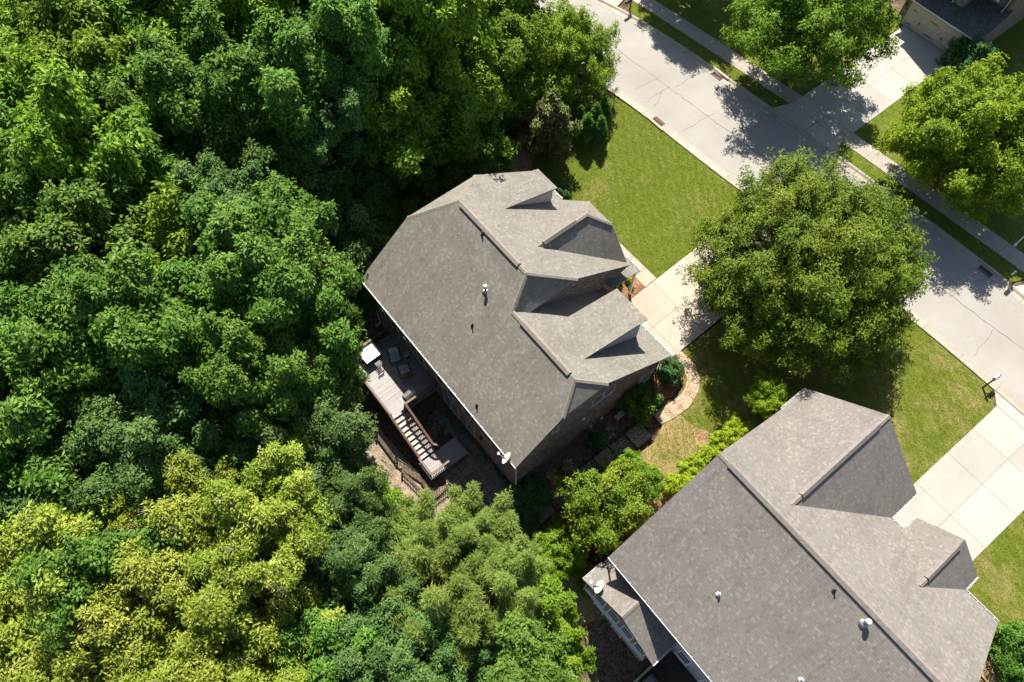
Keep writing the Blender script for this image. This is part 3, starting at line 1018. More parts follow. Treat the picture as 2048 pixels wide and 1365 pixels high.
# walls
wall_y('gable_wall', H1, 10.45, [(8.9, -4.2), (21.0, -4.2), (21.0, zF(21.0) - 0.16), (xb, 5.68), (11.84, 5.68), (8.9, zB(8.9) - 0.16)], M['brick'])
wall_x('rear_wall', H1, 8.67, [(10.45, -4.2), (26.6, -4.2), (26.6, zB(8.67) - 0.15), (10.45, zB(8.67) - 0.15)], M['brick'])
wall_y('gable_wall', H1, 26.62, [(8.9, -4.2), (23.0, -4.2), (23.0, zA(23.0) - 0.16), (xl, 6.33), (12.69, 6.33), (8.9, zB(8.9) - 0.16)], M['brick'], inward=-1)
wall_y('gable_wall', H1, 16.86, [(12.8, -3), (23.0, -3), (23.0, zA(23.0) - 0.16), (xr, 6.30), (13.7, 6.30)], M['brick'])
wall_x('front_wall', H1, 23.02, [(16.86, -3), (26.6, -3), (26.6, zA(23.0) - 0.18), (23.3, zA(23.0) - 0.18), (yl, ZC - 0.17), (yr, ZC - 0.17), (16.86, zA(23.0) - 0.18)], M['brick'], inward=-1)
wall_x('front_wall', H1, 21.05, [(10.45, -3), (16.84, -3), (16.84, zF(21.05) - 0.16), (10.45, zF(21.05) - 0.16)], M['brick'], inward=-1)
MB().box(21.06, 21.10, 10.9, 15.5, -1.5, 0.75).build('garage_door', M['door'], H1)
# porch beside the gable
pr = MB().slab([(21.6, 16.15, 2.35), (24.25, 16.15, 2.0), (24.25, 17.6, 2.0), (21.6, 17.6, 2.35)], 0.14).build('porch_roof', M['shingle_tan'], H1)
for yy in (16.3, 17.45):
    MB().box(23.95, 24.1, yy - 0.07, yy + 0.07, g(24), 1.9).build('porch_post', M['white'], H1)
MB().box(21.1, 23.08, 15.95, 16.86, g(22) - 0.2, -1.05).build('porch_floor', M['concrete_warm'], H1)
pra = MB().bar((21.5, 15.98, -0.15), (23.05, 15.98, -0.15), 0.06).bar((21.5, 15.98, -0.95), (23.05, 15.98, -0.95), 0.05)
for k in range(9):
    pra.bar((21.6 + k * 0.18, 15.98, -0.95), (21.6 + k * 0.18, 15.98, -0.15), 0.025)
pra.build('porch_railing', M['rail_dark'], H1)
gutter(pr, (24.25, 16.15, 2.0), (24.25, 17.6, 2.0), (1, 0, 0))
# windows
window(H1, 'y', -1, 10.45, 15.12, 2.62, 0.92, 1.05, 1, 2, frame='shaded_white')
window(H1, 'y', -1, 10.45, 16.10, 2.62, 0.92, 1.05, 1, 2, frame='shaded_white')
window(H1, 'y', -1, 10.45, 11.62, 3.35, 0.55, 0.6, 1, 1, frame='shaded_white')
window(H1, 'y', -1, 10.45, 20.0, -0.75, 0.7, 1.1, 1, 2, frame='shaded_white', shutters=True)
for yy, z0, ww, hh, cc in ((25.6, -0.4, 0.9, 1.6, 1), (23.6, -1.05, 1.9, 2.1, 2), (21.3, -0.4, 1.8, 1.6, 2), (18.6, 0.3, 0.9, 1.6, 1), (17.3, 0.3, 0.9, 1.6, 1), (15.6, 0.5, 0.9, 1.4, 1), (13.4, 0.5, 0.8, 1.2, 1),
                           (17.6, -2.5, 1.8, 1.5, 2), (15.4, -2.4, 0.9, 1.4, 1)):
    window(H1, 'x', -1, 8.67, yy, z0, ww, hh, cc, 2, frame='shaded_white')
for yy, zz_ in ((25.0, 1.6), (22.3, 1.6)):
    MB().box(8.40, 8.66, yy - 0.09, yy + 0.09, zz_ - 0.12, zz_ + 0.1).box(8.45, 8.6, yy - 0.05, yy + 0.05, zz_ - 0.24, zz_ - 0.12).build('floodlight', M['white'], H1)
MB().box(8.55, 8.66, 14.0, 14.22, -0.9, -0.68).build('dryer_vent', M['void'], H1)
# gutters
gutter(H1, (8.4, 27.0, 3.2), (8.4, 10.15, 3.2), (-1, 0, 0), n_strap=18)
gutter(H1, (21.65, 10.15, zF(21.65)), (21.65, 15.2, zF(21.65)), (1, 0, 0), n_strap=5)
gutter(H1, (23.4, 23.7, zA(23.4)), (23.4, 26.97, zA(23.4)), (1, 0, 0), n_strap=3)
downspout(H1, (8.56, 10.35, 3.05), -2.75, (0, -1, 0))
downspout(H1, (8.56, 26.5, 3.05), -2.75, (-1, 0, 0))
downspout(H1, (21.1, 10.38, 1.3), -1.6, (0, -1, 0))
# pipes through the roof
for ppx in ((965, 470), (945, 652), (954, 812)):
    z = 5.0
    for _ in range(12):
        p = px(ppx[0], ppx[1], z)
        z = 0.5 * z + 0.5 * zB(p.x)
    roof_pipe(ro1, (p.x, p.y, zB(p.x)), 0.045, 0.32)
z = 5.5
for _ in range(12):
    p = px(971, 582, z)
    z = 0.5 * z + 0.5 * zB(p.x)
b = (p.x, p.y, zB(p.x))
fl = MB().tube((b[0], b[1], b[2] - 0.1), (b[0], b[1], b[2] + 0.55), 0.085, 0.085, 12)
fl.build('flue_pipe', M['grey_metal'], ro1)
MB().lathe([(0.12, 0.50), (0.135, 0.55), (0.11, 0.62), (0.03, 0.64)], b, 14).build('flue_cap', M['white_metal'], ro1)
MB().lathe([(0.22, -0.10), (0.18, 0.02), (0.10, 0.10)], b, 14).build('flue_flashing', M['grey_metal'], ro1)
# meters on the side wall
for xx, zz_ in ((14.95, -1.5), (15.95, -1.6)):
    mo = MB().box(xx - 0.13, xx + 0.13, 10.22, 10.44, zz_, zz_ + 0.42).tube((xx, 10.34, g(15, 10) - 0.1), (xx, 10.34, zz_), 0.03)
    mo.lathe([(0.09, 0), (0.09, 0.1), (0.05, 0.13)], (xx, 10.32, zz_ + 0.42), 10)
    mo.build('utility_meter', M['grey_metal'], H1)
MB().box(14.1, 14.25, 10.36, 10.44, 1.2, 1.38).build('wall_vent', M['white'], H1)
s1.done()

# satellite dishes
def dish(label, base, rz):
    d = thing('satellite_dish', label, 'satellite dish', base, rz=rz)
    MB().tube((0, 0, -0.08), (0, 0, 0.10), 0.09, 0.07, 8).tube((0, 0, 0.05), (0.05, 0, 0.42), 0.028, 0.028, 8).tube((0.05, 0, 0.42), (0.26, 0, 0.50), 0.028, 0.028, 8).build('mast', M['black_metal'], d)
    m = MB()
    n, rings = 20, 5
    tilt = R(34)
    cz, sz = math.cos(tilt), math.sin(tilt)
    def P_(r, a, back=0.0):
        u_, v_ = r * 0.40 * math.cos(a), r * 0.34 * math.sin(a)
        dpt = 0.09 * r * r - back
        # local frame: dish looks along -x and up
        x = 0.30 - dpt * cz * 1.0 + v_ * sz
        z_ = 0.55 + dpt * sz + v_ * cz
        return (x, u_, z_)
    for back in (0.0, 0.012):
        i0 = len(m.v)
        m.v.append(P_(0, 0, back))
        for r_ in range(1, rings + 1):
            for k in range(n):
                m.v.append(P_(r_ / rings, 2 * math.pi * k / n, back))
        for k in range(n):
            m.f.append((i0, i0 + 1 + k, i0 + 1 + (k + 1) % n))
            for r_ in range(rings - 1):
                a_ = i0 + 1 + r_ * n
                m.f.append((a_ + k, a_ + n + k, a_ + n + (k + 1) % n, a_ + (k + 1) % n))
    m.build('reflector', M['white'], d, smooth=True)
    ar = MB().bar((0.20, 0, 0.28), (-0.28, 0, 0.62), 0.035, 0.03)
    ao = ar.build('feed_arm', M['grey_metal'], d)
    MB().box(-0.36, -0.24, -0.07, 0.07, 0.58, 0.70).build('feed_horn', M['white'], ao)
    return d
p = px(1006, 913, 3.55)
dish('white oval satellite dish at the rear eave corner above the deck stairs', (p.x, p.y, zB(p.x)), R(-66))

# ------------------------------------------------------------------ right-hand house
H2 = thing('brick_house', 'grey-brown shingled house with a gabled rear porch beside its concrete driveway', 'house', (16.4, -4, -2))
s2 = Sub(H2)
z2 = lambda x: 8.0 - 0.70 * abs(x - 16.45)
YE = -13.0
roof = MB()
roof.slab([(9.3, 2.85, z2(9.3)), (9.3, YE, z2(9.3)), (16.45, YE, 8.0), (16.45, 2.85, 8.0)], T)
roof.slab([(16.45, 2.85, 8.0), (16.45, YE, 8.0), (23.6, YE, z2(23.6)), (23.6, 2.85, z2(23.6))], T)
ZG, YG = 7.05, -1.44
sg = (7.05 - 3.0) / 4.28
roof.slab([(16.9, YG, ZG), (25.92, YG, ZG), (25.95, YG + 4.28, 3.0), (23.3, YG + 4.28, 3.0), (16.9, YG + 0.4, ZG - sg * 0.4)], T)
roof.slab([(16.9, YG, ZG), (16.9, YG - 0.4, ZG - sg * 0.4), (23.3, YG - 4.28, 3.0), (25.95, YG - 4.28, 3.0), (25.92, YG, ZG)], T)
ZS, YS2 = 5.0, -8.72
roof.slab([(20.0, YS2, ZS), (24.72, YS2, ZS), (24.76, YS2 + 2.1, 3.0), (23.0, YS2 + 2.1, 3.0), (20.0, YS2 + 0.3, ZS - 0.285)], T)
roof.slab([(20.0, YS2, ZS), (20.0, YS2 - 0.3, ZS - 0.285), (23.0, YS2 - 2.1, 3.0), (24.76, YS2 - 2.1, 3.0), (24.72, YS2, ZS)], T)
# rear porch gable
roof.slab([(7.75, 0, 2.6), (9.9, 0, 2.6), (9.9, 2.95, 0.6), (7.75, 2.95, 0.6)], T)
roof.slab([(7.75, 0, 2.6), (7.75, -2.95, 0.6), (9.9, -2.95, 0.6), (9.9, 0, 2.6)], T)
ro2 = roof.build('roof', M['shingle_grey'], H2)
ridge_vent(ro2, (16.45, 2.1, 8.0), (16.45, -12.3, 8.0), 'ridge_grey', 0.19)
ridge_vent(ro2, (18.6, YG, ZG), (25.0, YG, ZG), 'ridge_grey', 0.18, 0.94)
ridge_vent(ro2, (21.4, YS2, ZS), (24.2, YS2, ZS), 'ridge_grey', 0.17, 0.95)
for p, q in (((16.45, 2.85, 8.0), (16.45, 2.1, 8.0)), ((17.8, YG, ZG), (18.6, YG, ZG)), ((25.0, YG, ZG), (25.9, YG, ZG)), ((20.8, YS2, ZS), (21.4, YS2, ZS)), ((7.75, 0, 2.6), (9.7, 0, 2.6))):
    ridge_caps(ro2, p, q, 'ridge_grey')
wall_x('rear_wall', H2, 9.7, [(2.5, -6), (-12.6, -6), (-12.6, 3.1), (2.5, 3.1)], M['siding'])
wall_y('gable_wall', H2, 2.5, [(9.95, -6), (23.2, -3), (23.2, 3.08), (16.45, 7.8), (9.95, 3.2)], M['brick_grey'], inward=-1)
wall_y('gable_wall', H2, -12.6, [(9.95, -6), (23.2, -3), (23.2, 3.08), (16.45, 7.8), (9.95, 3.2)], M['brick_grey'])
wall_x('front_wall', H2, 23.2, [(-5.4, -3), (-12.38, -3), (-12.38, 3.05), (-5.4, 3.05)], M['brick_grey'], inward=-1)
wall_x('front_wall', H2, 25.5, [(YG + 3.9, -2), (YG + 3.9, 3.0), (YG, 6.82), (YG - 3.9, 3.0), (YG - 3.9, -2)], M['brick_grey'], inward=-1)
wall_y('side_wall', H2, YG + 3.9, [(23.25, -2), (25.25, -2), (25.25, 3.0), (23.25, 3.0)], M['brick_grey'], inward=-1)
wall_y('side_wall', H2, YG - 3.9, [(23.25, -2), (25.25, -2), (25.25, 3.0), (23.25, 3.0)], M['brick_grey'])
wall_x('front_wall', H2, 24.35, [(YS2 + 1.75, -2), (YS2 + 1.75, 2.95), (YS2, 4.75), (YS2 - 1.75, 2.95), (YS2 - 1.75, -2)], M['brick_grey'], inward=-1)
MB().box(25.51, 25.55, -4.9, -0.2, -1.1, 1.2).build('garage_door', M['door'], H2)
# porch walls of pale brick
wall_x('porch_wall', H2, 8.12, [(2.6, -6), (-2.6, -6), (-2.6, 0.72), (0, 2.42), (2.6, 0.72)], M['brick_pale'])
wall_y('porch_wall', H2, 2.6, [(8.35, -6), (9.68, -6), (9.68, 0.72), (8.35, 0.72)], M['brick_pale'], inward=-1)
wall_y('porch_wall', H2, -2.6, [(8.35, -6), (9.68, -6), (9.68, 0.72), (8.35, 0.72)], M['brick_pale'])
for yy in (1.55, 0.35, -0.85, -2.0):
    window(H2, 'x', -1, 8.12, yy, -2.2, 0.9, 1.7, 1, 2)
for yy in (1.3, -0.4):
    window(H2, 'x', -1, 8.12, yy, -4.9, 0.9, 1.3, 1, 2)
MB().box(7.98, 8.115, -2.62, 2.62, -2.75, -2.55).build('ledge', M['white'], H2)
window(H2, 'x', -1, 9.7, -3.9, -1.6, 0.9, 1.6, 1, 2)
window(H2, 'x', -1, 9.7, -6.2, -1.6, 1.6, 1.6, 2, 2)
gutter(H2, (9.3, 2.85, z2(9.3)), (9.3, YE, z2(9.3)), (-1, 0, 0), n_strap=13)
gutter(H2, (7.75, 2.95, 0.6), (9.28, 2.95, 0.6), (0, 1, 0), n_strap=3)
gutter(H2, (7.75, -2.95, 0.6), (9.6, -2.95, 0.6), (0, -1, 0), n_strap=3)
gutter(H2, (23.6, -5.75, 3.0), (23.6, -6.55, 3.0), (1, 0, 0), n_strap=2)
gutter(H2, (23.6, -10.85, 3.0), (23.6, YE, 3.0), (1, 0, 0), n_strap=4)
gutter(H2, (23.75, YG - 4.28, 3.0), (25.95, YG - 4.28, 3.0), (0, -1, 0), n_strap=3)
gutter(H2, (23.75, YS2 + 2.1, 3.0), (24.76, YS2 + 2.1, 3.0), (0, 1, 0), n_strap=2)
gutter(H2, (23.75, YS2 - 2.1, 3.0), (24.76, YS2 - 2.1, 3.0), (0, -1, 0), n_strap=2)
gutter(H2, (23.7, YG + 4.28, 3.0), (25.95, YG + 4.28, 3.0), (0, 1, 0), n_strap=3)
downspout(H2, (8.0, 2.72, 0.5), -4.6, (-1, 0, 0))
downspout(H2, (9.4, 2.72, 2.85), 0.9, (0, 0, 0))
for ppx, r_, h_, mt in (((1437, 1189), 0.06, 0.3, 'white_metal'), ((1668, 1182), 0.045, 0.3, 'dark_rubber'), ((1602, 1360), 0.06, 0.3, 'white_metal')):
    z = 6.0
    for _ in range(14):
        p = px(ppx[0], ppx[1], z)
        z = 0.5 * z + 0.5 * z2(p.x)
    roof_pipe(ro2, (p.x, p.y, z2(p.x)), r_, h_, mt)
z = 7.0
for _ in range(14):
    p = px(1729, 1246, z)
    z = 0.5 * z + 0.5 * z2(p.x)
b = (p.x, p.y, z2(p.x))
MB().tube((b[0], b[1], b[2] - 0.15), (b[0], b[1], b[2] + 0.5), 0.11, 0.11, 12).build('flue_pipe', M['grey_metal'], ro2)
MB().lathe([(0.14, 0.42), (0.155, 0.48), (0.13, 0.56), (0.03, 0.58)], b, 14).build('flue_cap', M['white_metal'], ro2)
MB().lathe([(0.27, -0.10), (0.22, 0.03), (0.12, 0.10)], b, 14).build('flue_flashing', M['grey_metal'], ro2)
s2.done()
p = px(1190, 1172, 1.3)
dish('white oval satellite dish on the gabled porch roof', (p.x, p.y, 2.6 - (2 / 2.95) * abs(p.y) - 0.02), R(-66))

# little rear deck of the right-hand house
D2 = thing('small_deck', 'small brown deck with tan top rail behind the gabled porch', 'deck', (8.0, -5.5, -5))
s3 = Sub(D2)
MB().box(6.4, 9.66, -8.6, -3.0, -2.35, -2.2).build('floor', M['rail_dark'], D2)
for xx in (6.5, 9.4):
    for yy in (-3.1, -5.8, -8.5):
        MB().box(xx - 0.06, xx + 0.06, yy - 0.06, yy + 0.06, -5.8, -1.2).build('post', M['rail_dark'], D2)
for (a, b) in (((6.5, -3.1), (9.4, -3.1)), ((6.5, -3.1), (6.5, -8.5))):
    MB().bar((*a, -1.18), (*b, -1.18), 0.14, 0.04).build('top_rail', M['fence'], D2)
    n = 16
    for k in range(n):
        x_, y_ = a[0] + (b[0] - a[0]) * (k + 0.5) / n, a[1] + (b[1] - a[1]) * (k + 0.5) / n
        MB().box(x_ - 0.018, x_ + 0.018, y_ - 0.018, y_ + 0.018, -2.2, -1.2).build('baluster', M['rail_dark'], D2)
s3.done()
gr = thing('covered_grill', 'grey covered grill on the small rear deck', 'grill', (7.4, -4.0, -2.2))
MB().prism([(-0.35, -0.6, 0), (0.35, -0.6, 0), (0.35, -0.6, 0.85), (0.15, -0.6, 1.1), (-0.15, -0.6, 1.1), (-0.35, -0.6, 0.85)], (0, 1.2, 0)).build('cover', M['grill'], gr)
MB().box(-0.37, 0.37, -0.62, 0.62, 0.0, 0.12).build('cover_hem', M['black_metal'], gr)

# ------------------------------------------------------------------ house across the street
H3 = thing('brick_house', 'grey-brown brick house across the street with a wide panelled garage door', 'house', (66, 19, 0))
s4 = Sub(H3)
wall_x('garage_wall', H3, 61.15, [(14.95, -0.2), (14.95, 2.75), (22.0, 2.75), (22.0, -0.2)], M['brick_grey'])
wall_y('side_wall', H3, 22.0, [(61.38, -0.2), (76, -0.2), (76, 6.2), (63.2, 6.2), (63.2, 4.0), (61.38, 2.75)], M['brick_grey'], inward=-1)
wall_y('side_wall', H3, 14.95, [(61.38, -0.2), (76, -0.2), (76, 6.2), (63.95, 6.2), (63.95, 4.0), (61.38, 2.75)], M['brick_grey'])
rf = MB()
rf.slab([(60.65, 22.3, 2.85), (60.65, 14.7, 2.85), (64.2, 14.7, 4.1), (64.2, 22.3, 4.1)], 0.14)
rf.slab([(61.3, 23.2, 6.3), (61.3, 17.0, 6.3), (63.2, 14.2, 6.3), (77, 14.2, 6.3), (77, 23.2, 6.3)], 0.2)
rf.slab([(61.3, 17.0, 6.32), (61.3, 19.9, 10.4), (72, 19.9, 10.4), (72, 17.0, 6.32)], 0.14)
rf.slab([(61.3, 19.9, 10.4), (61.3, 22.8, 6.32), (72, 22.8, 6.32), (72, 19.9, 10.4)], 0.14)
rf.slab([(61.3, 17.0, 6.32), (63.2, 14.2, 6.32), (77, 14.2, 6.32), (72, 18.6, 9.4), (66.5, 18.6, 9.4)], 0.1)
rf.build('roof', M['shingle_slate'], H3)
wall_x('upper_wall', H3, 62.2, [(17.75, 2.4), (17.75, 6.1), (21.9, 6.1), (21.9, 2.4)], M['brick_grey'])
wall_x('gable_wall', H3, 62.0, [(17.2, 6.33), (19.9, 10.2), (22.6, 6.33)], M['brick_grey'])
wall_y('upper_wall', H3, 17.75, [(62.45, 2.4), (64.3, 2.4), (64.3, 6.1), (62.45, 6.1)], M['brick_grey'])
wall_x('upper_wall', H3, 63.95, [(15.2, 2.4), (15.2, 6.1), (17.72, 6.1), (17.72, 2.4)], M['brick_grey'])
gd = bpy.data.objects.new('garage_door', None)
COL.objects.link(gd)
gd.parent = H3
for r_ in range(4):
    z0 = 0.04 + r_ * 0.54
    MB().box(61.09, 61.14, 16.30, 21.25, z0, z0 + 0.525).build('door_panel', M['door'], gd)
for k in range(4):
    for r_ in range(4):
        y0, z0 = 16.42 + k * 1.21, 0.10 + r_ * 0.54
        if r_ in (0, 3):
            continue
for yy in (16.75, 18.6, 18.95, 20.8):
    for zz_ in (0.45, 1.75):
        MB().box(61.06, 61.088, yy - 0.22, yy + 0.22, zz_, zz_ + 0.05).build('strap_hinge', M['black_metal'], gd)
for yy in (17.6, 19.95):
    MB().box(61.05, 61.088, yy - 0.05, yy + 0.05, 0.85, 1.1).build('door_handle', M['black_metal'], gd)
fr = MB().box(61.07, 61.148, 16.16, 16.29, 0, 2.32).box(61.07, 61.148, 21.26, 21.39, 0, 2.32).box(61.07, 61.148, 16.292, 21.258, 2.2, 2.32)
fr.build('door_frame', M['door'], H3)
gutter(H3, (60.65, 14.7, 2.85), (60.65, 22.3, 2.85), (-1, 0, 0), n_strap=5)
downspout(H3, (63.85, 15.3, 6.0), 3.95, (-1, 0, 0))
gutter(H3, (63.2, 14.2, 6.3), (63.25, 15.6, 6.3), (-1, 0, 0), w_=0.2)
wo = window(H3, 'x', -1, 62.2, 19.3, 3.0, 1.1, 1.5, 1, 2)
MB().box(62.05, 62.17, 18.7, 19.9, 2.88, 3.0).build('window_trim', M['blue'], H3)
window(H3, 'x', -1, 63.95, 16.4, 4.3, 0.7, 0.9, 1, 1)
MB().box(61.02, 61.14, 21.65, 21.8, 1.7, 1.95).build('wall_lantern', M['black_metal'], H3)
s4.done()

# ------------------------------------------------------------------ deck of the middle house
DK = thing('wooden_deck', 'weathered brown deck with red-brown rails and a long stair behind the middle house', 'deck', (6.5, 20, -2.9))
s5 = Sub(DK)
DZ = -1.10
MB().box(4.72, 8.66, 18.95, 24.55, DZ - 0.05, DZ).build('deck_floor', M['deck'], DK)
MB().box(4.74, 8.64, 18.97, 24.53, DZ - 0.28, DZ - 0.053).build('joist_frame', M['rail_dark'], DK)
for xx in (4.85, 6.6, 8.4):
    for yy in (19.1, 21.7, 24.4):
        MB().box(xx - 0.07, xx + 0.07, yy - 0.07, yy + 0.07, -4.6, DZ - 0.284).build('support_post', M['rail_dark'], DK)
bal = MB().box(-0.019, 0.019, -0.019, 0.019, 0, 0.86).mesh('baluster', M['rail_dark'])
def rail(p, q, n, top_mat='rail'):
    p, q = Vector(p), Vector(q)
    ro = MB().bar(p + Vector((0, 0, 0.93)), q + Vector((0, 0, 0.93)), 0.15, 0.045).build('rail', M[top_mat], DK)
    MB().bar(p + Vector((0, 0, 0.10)), q + Vector((0, 0, 0.10)), 0.05, 0.05).build('bottom_rail', M['rail_dark'], ro)
    for k in range(n):
        c_ = p + (q - p) * ((k + 0.5) / n)
        link('baluster', bal, ro, c_ + Vector((0, 0, 0.05)))
    return ro
rail((4.8, 24.48, DZ), (8.5, 24.48, DZ), 26)
rail((4.78, 24.4, DZ), (4.78, 19.0, DZ), 38)
rail((8.5, 19.02, DZ), (5.98, 19.02, DZ), 18)
for xx, yy in ((4.78, 24.48), (4.78, 21.5), (4.78, 19.02), (5.95, 19.02), (8.45, 19.02), (6.6, 24.48)):
    MB().box(xx - 0.055, xx + 0.055, yy - 0.055, yy + 0.055, DZ, DZ + 0.9).build('rail_post', M['rail_dark'], DK)
# stair down to the landing
NT_ = 9
LZ = DZ - 1.55
for k in range(NT_):
    y1 = 18.92 - k * 0.335
    z1 = DZ - (k + 1) * 1.55 / (NT_ + 1)
    MB().box(4.78, 5.92, y1 - 0.305, y1 - 0.0, z1 - 0.045, z1).build('tread', M['tread'], DK)
for xx in (4.72, 5.95):
    MB().prism([(xx, 18.94, DZ - 0.05), (xx, 15.9, LZ + 0.05), (xx, 15.9, LZ - 0.28), (xx, 18.94, DZ - 0.45)], (0.045, 0, 0)).build('stringer', M['rail_dark'], DK)
rail((4.72, 19.0, DZ), (4.72, 15.85, LZ), 20)
rail((5.98, 18.98, DZ), (5.98, 16.05, LZ + 0.08), 18)
MB().box(4.55, 7.6, 14.4, 15.87, LZ - 0.05, LZ).build('landing_floor', M['deck'], DK)
MB().box(4.57, 7.58, 14.42, 15.85, LZ - 0.25, LZ - 0.053).build('landing_frame', M['rail_dark'], DK)
for xx in (4.7, 7.45):
    for yy in (14.55, 15.7):
        MB().box(xx - 0.06, xx + 0.06, yy - 0.06, yy + 0.06, -4.6, LZ - 0.253).build('support_post', M['rail_dark'], DK)
rail((4.66, 15.85, LZ), (4.66, 14.46, LZ), 10)
rail((4.70, 14.46, LZ), (6.15, 14.46, LZ), 11)
rail((5.98, 16.05, LZ + 0.08), (6.25, 15.8, LZ), 2)
for k in range(3):
    z1 = LZ - (k + 1) * 0.2
    MB().box(6.2, 7.5, 15.89 + k * 0.33, 15.89 + (k + 1) * 0.33 - 0.02, z1 - 0.045, z1).build('lower_tread', M['rail_dark'], DK)
s5.done()

# deck furniture
def armchair(label, loc, rz):
    t = thing('armchair', label, 'armchair', loc, 'cushioned armchairs on the deck', rz)
    MB().box(-0.42, 0.42, -0.40, 0.40, 0.06, 0.28).build('base', M['wicker'], t)
    for sx in (-1, 1):
        MB().box(min(sx * 0.35, sx * 0.45), max(sx * 0.35, sx * 0.45), -0.38, 0.42, 0.282, 0.58).build('armrest', M['wicker'], t)
        for sy in (-1, 1):
            MB().box(sx * 0.38 - 0.03, sx * 0.38 + 0.03, sy * 0.36 - 0.03, sy * 0.36 + 0.03, 0, 0.058).build('leg', M['wicker'], t)
    MB().prism([(-0.345, 0.30, 0.282), (-0.345, 0.46, 0.282), (-0.345, 0.54, 0.85), (-0.345, 0.44, 0.85)], (0.69, 0, 0)).build('backrest', M['wicker'], t)
    MB().box(-0.33, 0.33, -0.42, 0.26, 0.285, 0.43).build('seat_cushion', M['cushion'], t)
    MB().prism([(-0.32, 0.14, 0.432), (-0.32, 0.29, 0.432), (-0.32, 0.43, 0.86), (-0.32, 0.28, 0.86)], (0.64, 0, 0)).build('back_cushion', M['cushion'], t)
    return t
p = px(789, 711, DZ + 0.4)
armchair('cushioned wicker armchair on the deck beside the round side table', (p.x, p.y, DZ), R(-20))
p = px(809, 741, DZ + 0.4)
armchair('cushioned wicker armchair on the deck nearer the stair', (p.x, p.y, DZ), R(165))
p = px(813, 709, DZ + 0.45)
t = thing('side_table', 'small round pale side table between the deck armchairs and the house wall', 'side table', (p.x, p.y, DZ))
MB().lathe([(0.20, 0.46), (0.22, 0.47), (0.22, 0.5), (0.2, 0.505)], n=18).build('table_top', M['cushion'], t)
MB().lathe([(0.17, 0.0), (0.16, 0.02), (0.04, 0.05), (0.04, 0.46)], n=12).build('pedestal', M['wicker'], t)
p = px(741, 706, DZ + 0.7)
t = thing('dining_table', 'white rectangular table at the rail end of the deck', 'table', (p.x - 0.05, p.y, DZ), rz=R(2))
MB().box(-0.62, 0.62, -0.55, 0.70, 0.70, 0.745).build('table_top', M['white'], t)
for sx in (-1, 1):
    for sy in (-1, 1):
        MB().box(sx * 0.55 - 0.035, sx * 0.55 + 0.035, 0.075 + sy * 0.55 - 0.035, 0.075 + sy * 0.55 + 0.035, 0, 0.698).build('leg', M['black_metal'], t)
def slat_chair(label, loc, rz):
    t = thing('deck_chair', label, 'chair', loc, 'black slatted chairs round the white table', rz)
    for k in range(4):
        MB().box(-0.22, 0.22, -0.20 + k * 0.11, -0.20 + k * 0.11 + 0.07, 0.43, 0.455).build('seat_slat', M['black_metal'], t)
    for k in range(3):
        MB().box(-0.22, 0.22, 0.25, 0.27, 0.52 + k * 0.13, 0.52 + k * 0.13 + 0.07).build('back_slat', M['black_metal'], t)
    for sx in (-1, 1):
        MB().box(sx * 0.21 - 0.02, sx * 0.21 + 0.02, 0.22, 0.25, 0, 0.9).build('leg', M['black_metal'], t)
        MB().box(sx * 0.21 - 0.02, sx * 0.21 + 0.02, -0.22, -0.18, 0, 0.43).build('leg', M['black_metal'], t)
    return t
tb = Vector((p.x - 0.05, p.y, DZ))
slat_chair('black slatted chair pushed up to the house end of the white table', tb + Vector((0.80, 0.15, 0)), R(-90))
slat_chair('black slatted chair on the stair side of the white table', tb + Vector((0.05, -0.95, 0)), R(180))
p = px(816, 793, DZ + 0.7)
t = thing('barbecue_grill', 'grey barbecue grill by the deck rail at the head of the stair', 'grill', (p.x, p.y, DZ), rz=R(8))
MB().prism([(-0.3, -0.25, 0.72), (-0.3, 0.25, 0.72), (-0.3, 0.25, 0.9), (-0.3, 0.1, 1.06), (-0.3, -0.1, 1.06), (-0.3, -0.25, 0.9)], (0.6, 0, 0)).build('lid', M['grill'], t)
MB().box(-0.28, 0.28, -0.23, 0.23, 0.1, 0.715).build('cart', M['grill'], t)
for sx in (-1, 1):
    MB().box(min(sx * 0.305, sx * 0.58), max(sx * 0.305, sx * 0.58), -0.2, 0.2, 0.74, 0.78).build('side_shelf', M['fascia'], t)
    MB().box(sx * 0.24 - 0.03, sx * 0.24 + 0.03, -0.2, 0.2, 0, 0.098).build('leg', M['black_metal'], t)

# garden fences
pick = MB().prism([(-0.03, 0, 0), (0.03, 0, 0), (0.03, 0, 0.82), (0, 0, 0.9), (-0.03, 0, 0.82)], (0, 0.02, 0)).mesh('picket', M['fence'])
def fence(label, a, b):
    A, B = pxg(*a), pxg(*b)
    t = thing('picket_fence', label, 'fence', A)
    L = Vector((B.x - A.x, B.y - A.y, 0))
    t.rotation_euler = (0, 0, math.atan2(L.y, L.x))
    n = int(L.length / 0.15)
    dz = B.z - A.z
    for zz_ in (0.25, 0.65):
        MB().bar((0, 0.03, zz_), (L.length, 0.03, zz_ + dz), 0.03, 0.06).build('cross_rail', M['fence'], t)
    for k in range(n + 1):
        o = link('picket', pick, t, (k * L.length / n, 0, dz * k / n - 0.04))
    for k in (0, 1):
        MB().box(k * L.length - 0.045, k * L.length + 0.045, 0.045, 0.135, dz * k - 0.4, dz * k + 0.98).build('post', M['fence'], t)
    return t
fence('low picket fence beside the deck stair', (803, 945), (864, 1004))
fence('low picket fence closing off the flagstone patio', (866, 1004), (898, 978))
fence('low picket fence between the deck and the woods', (718, 835), (752, 872))

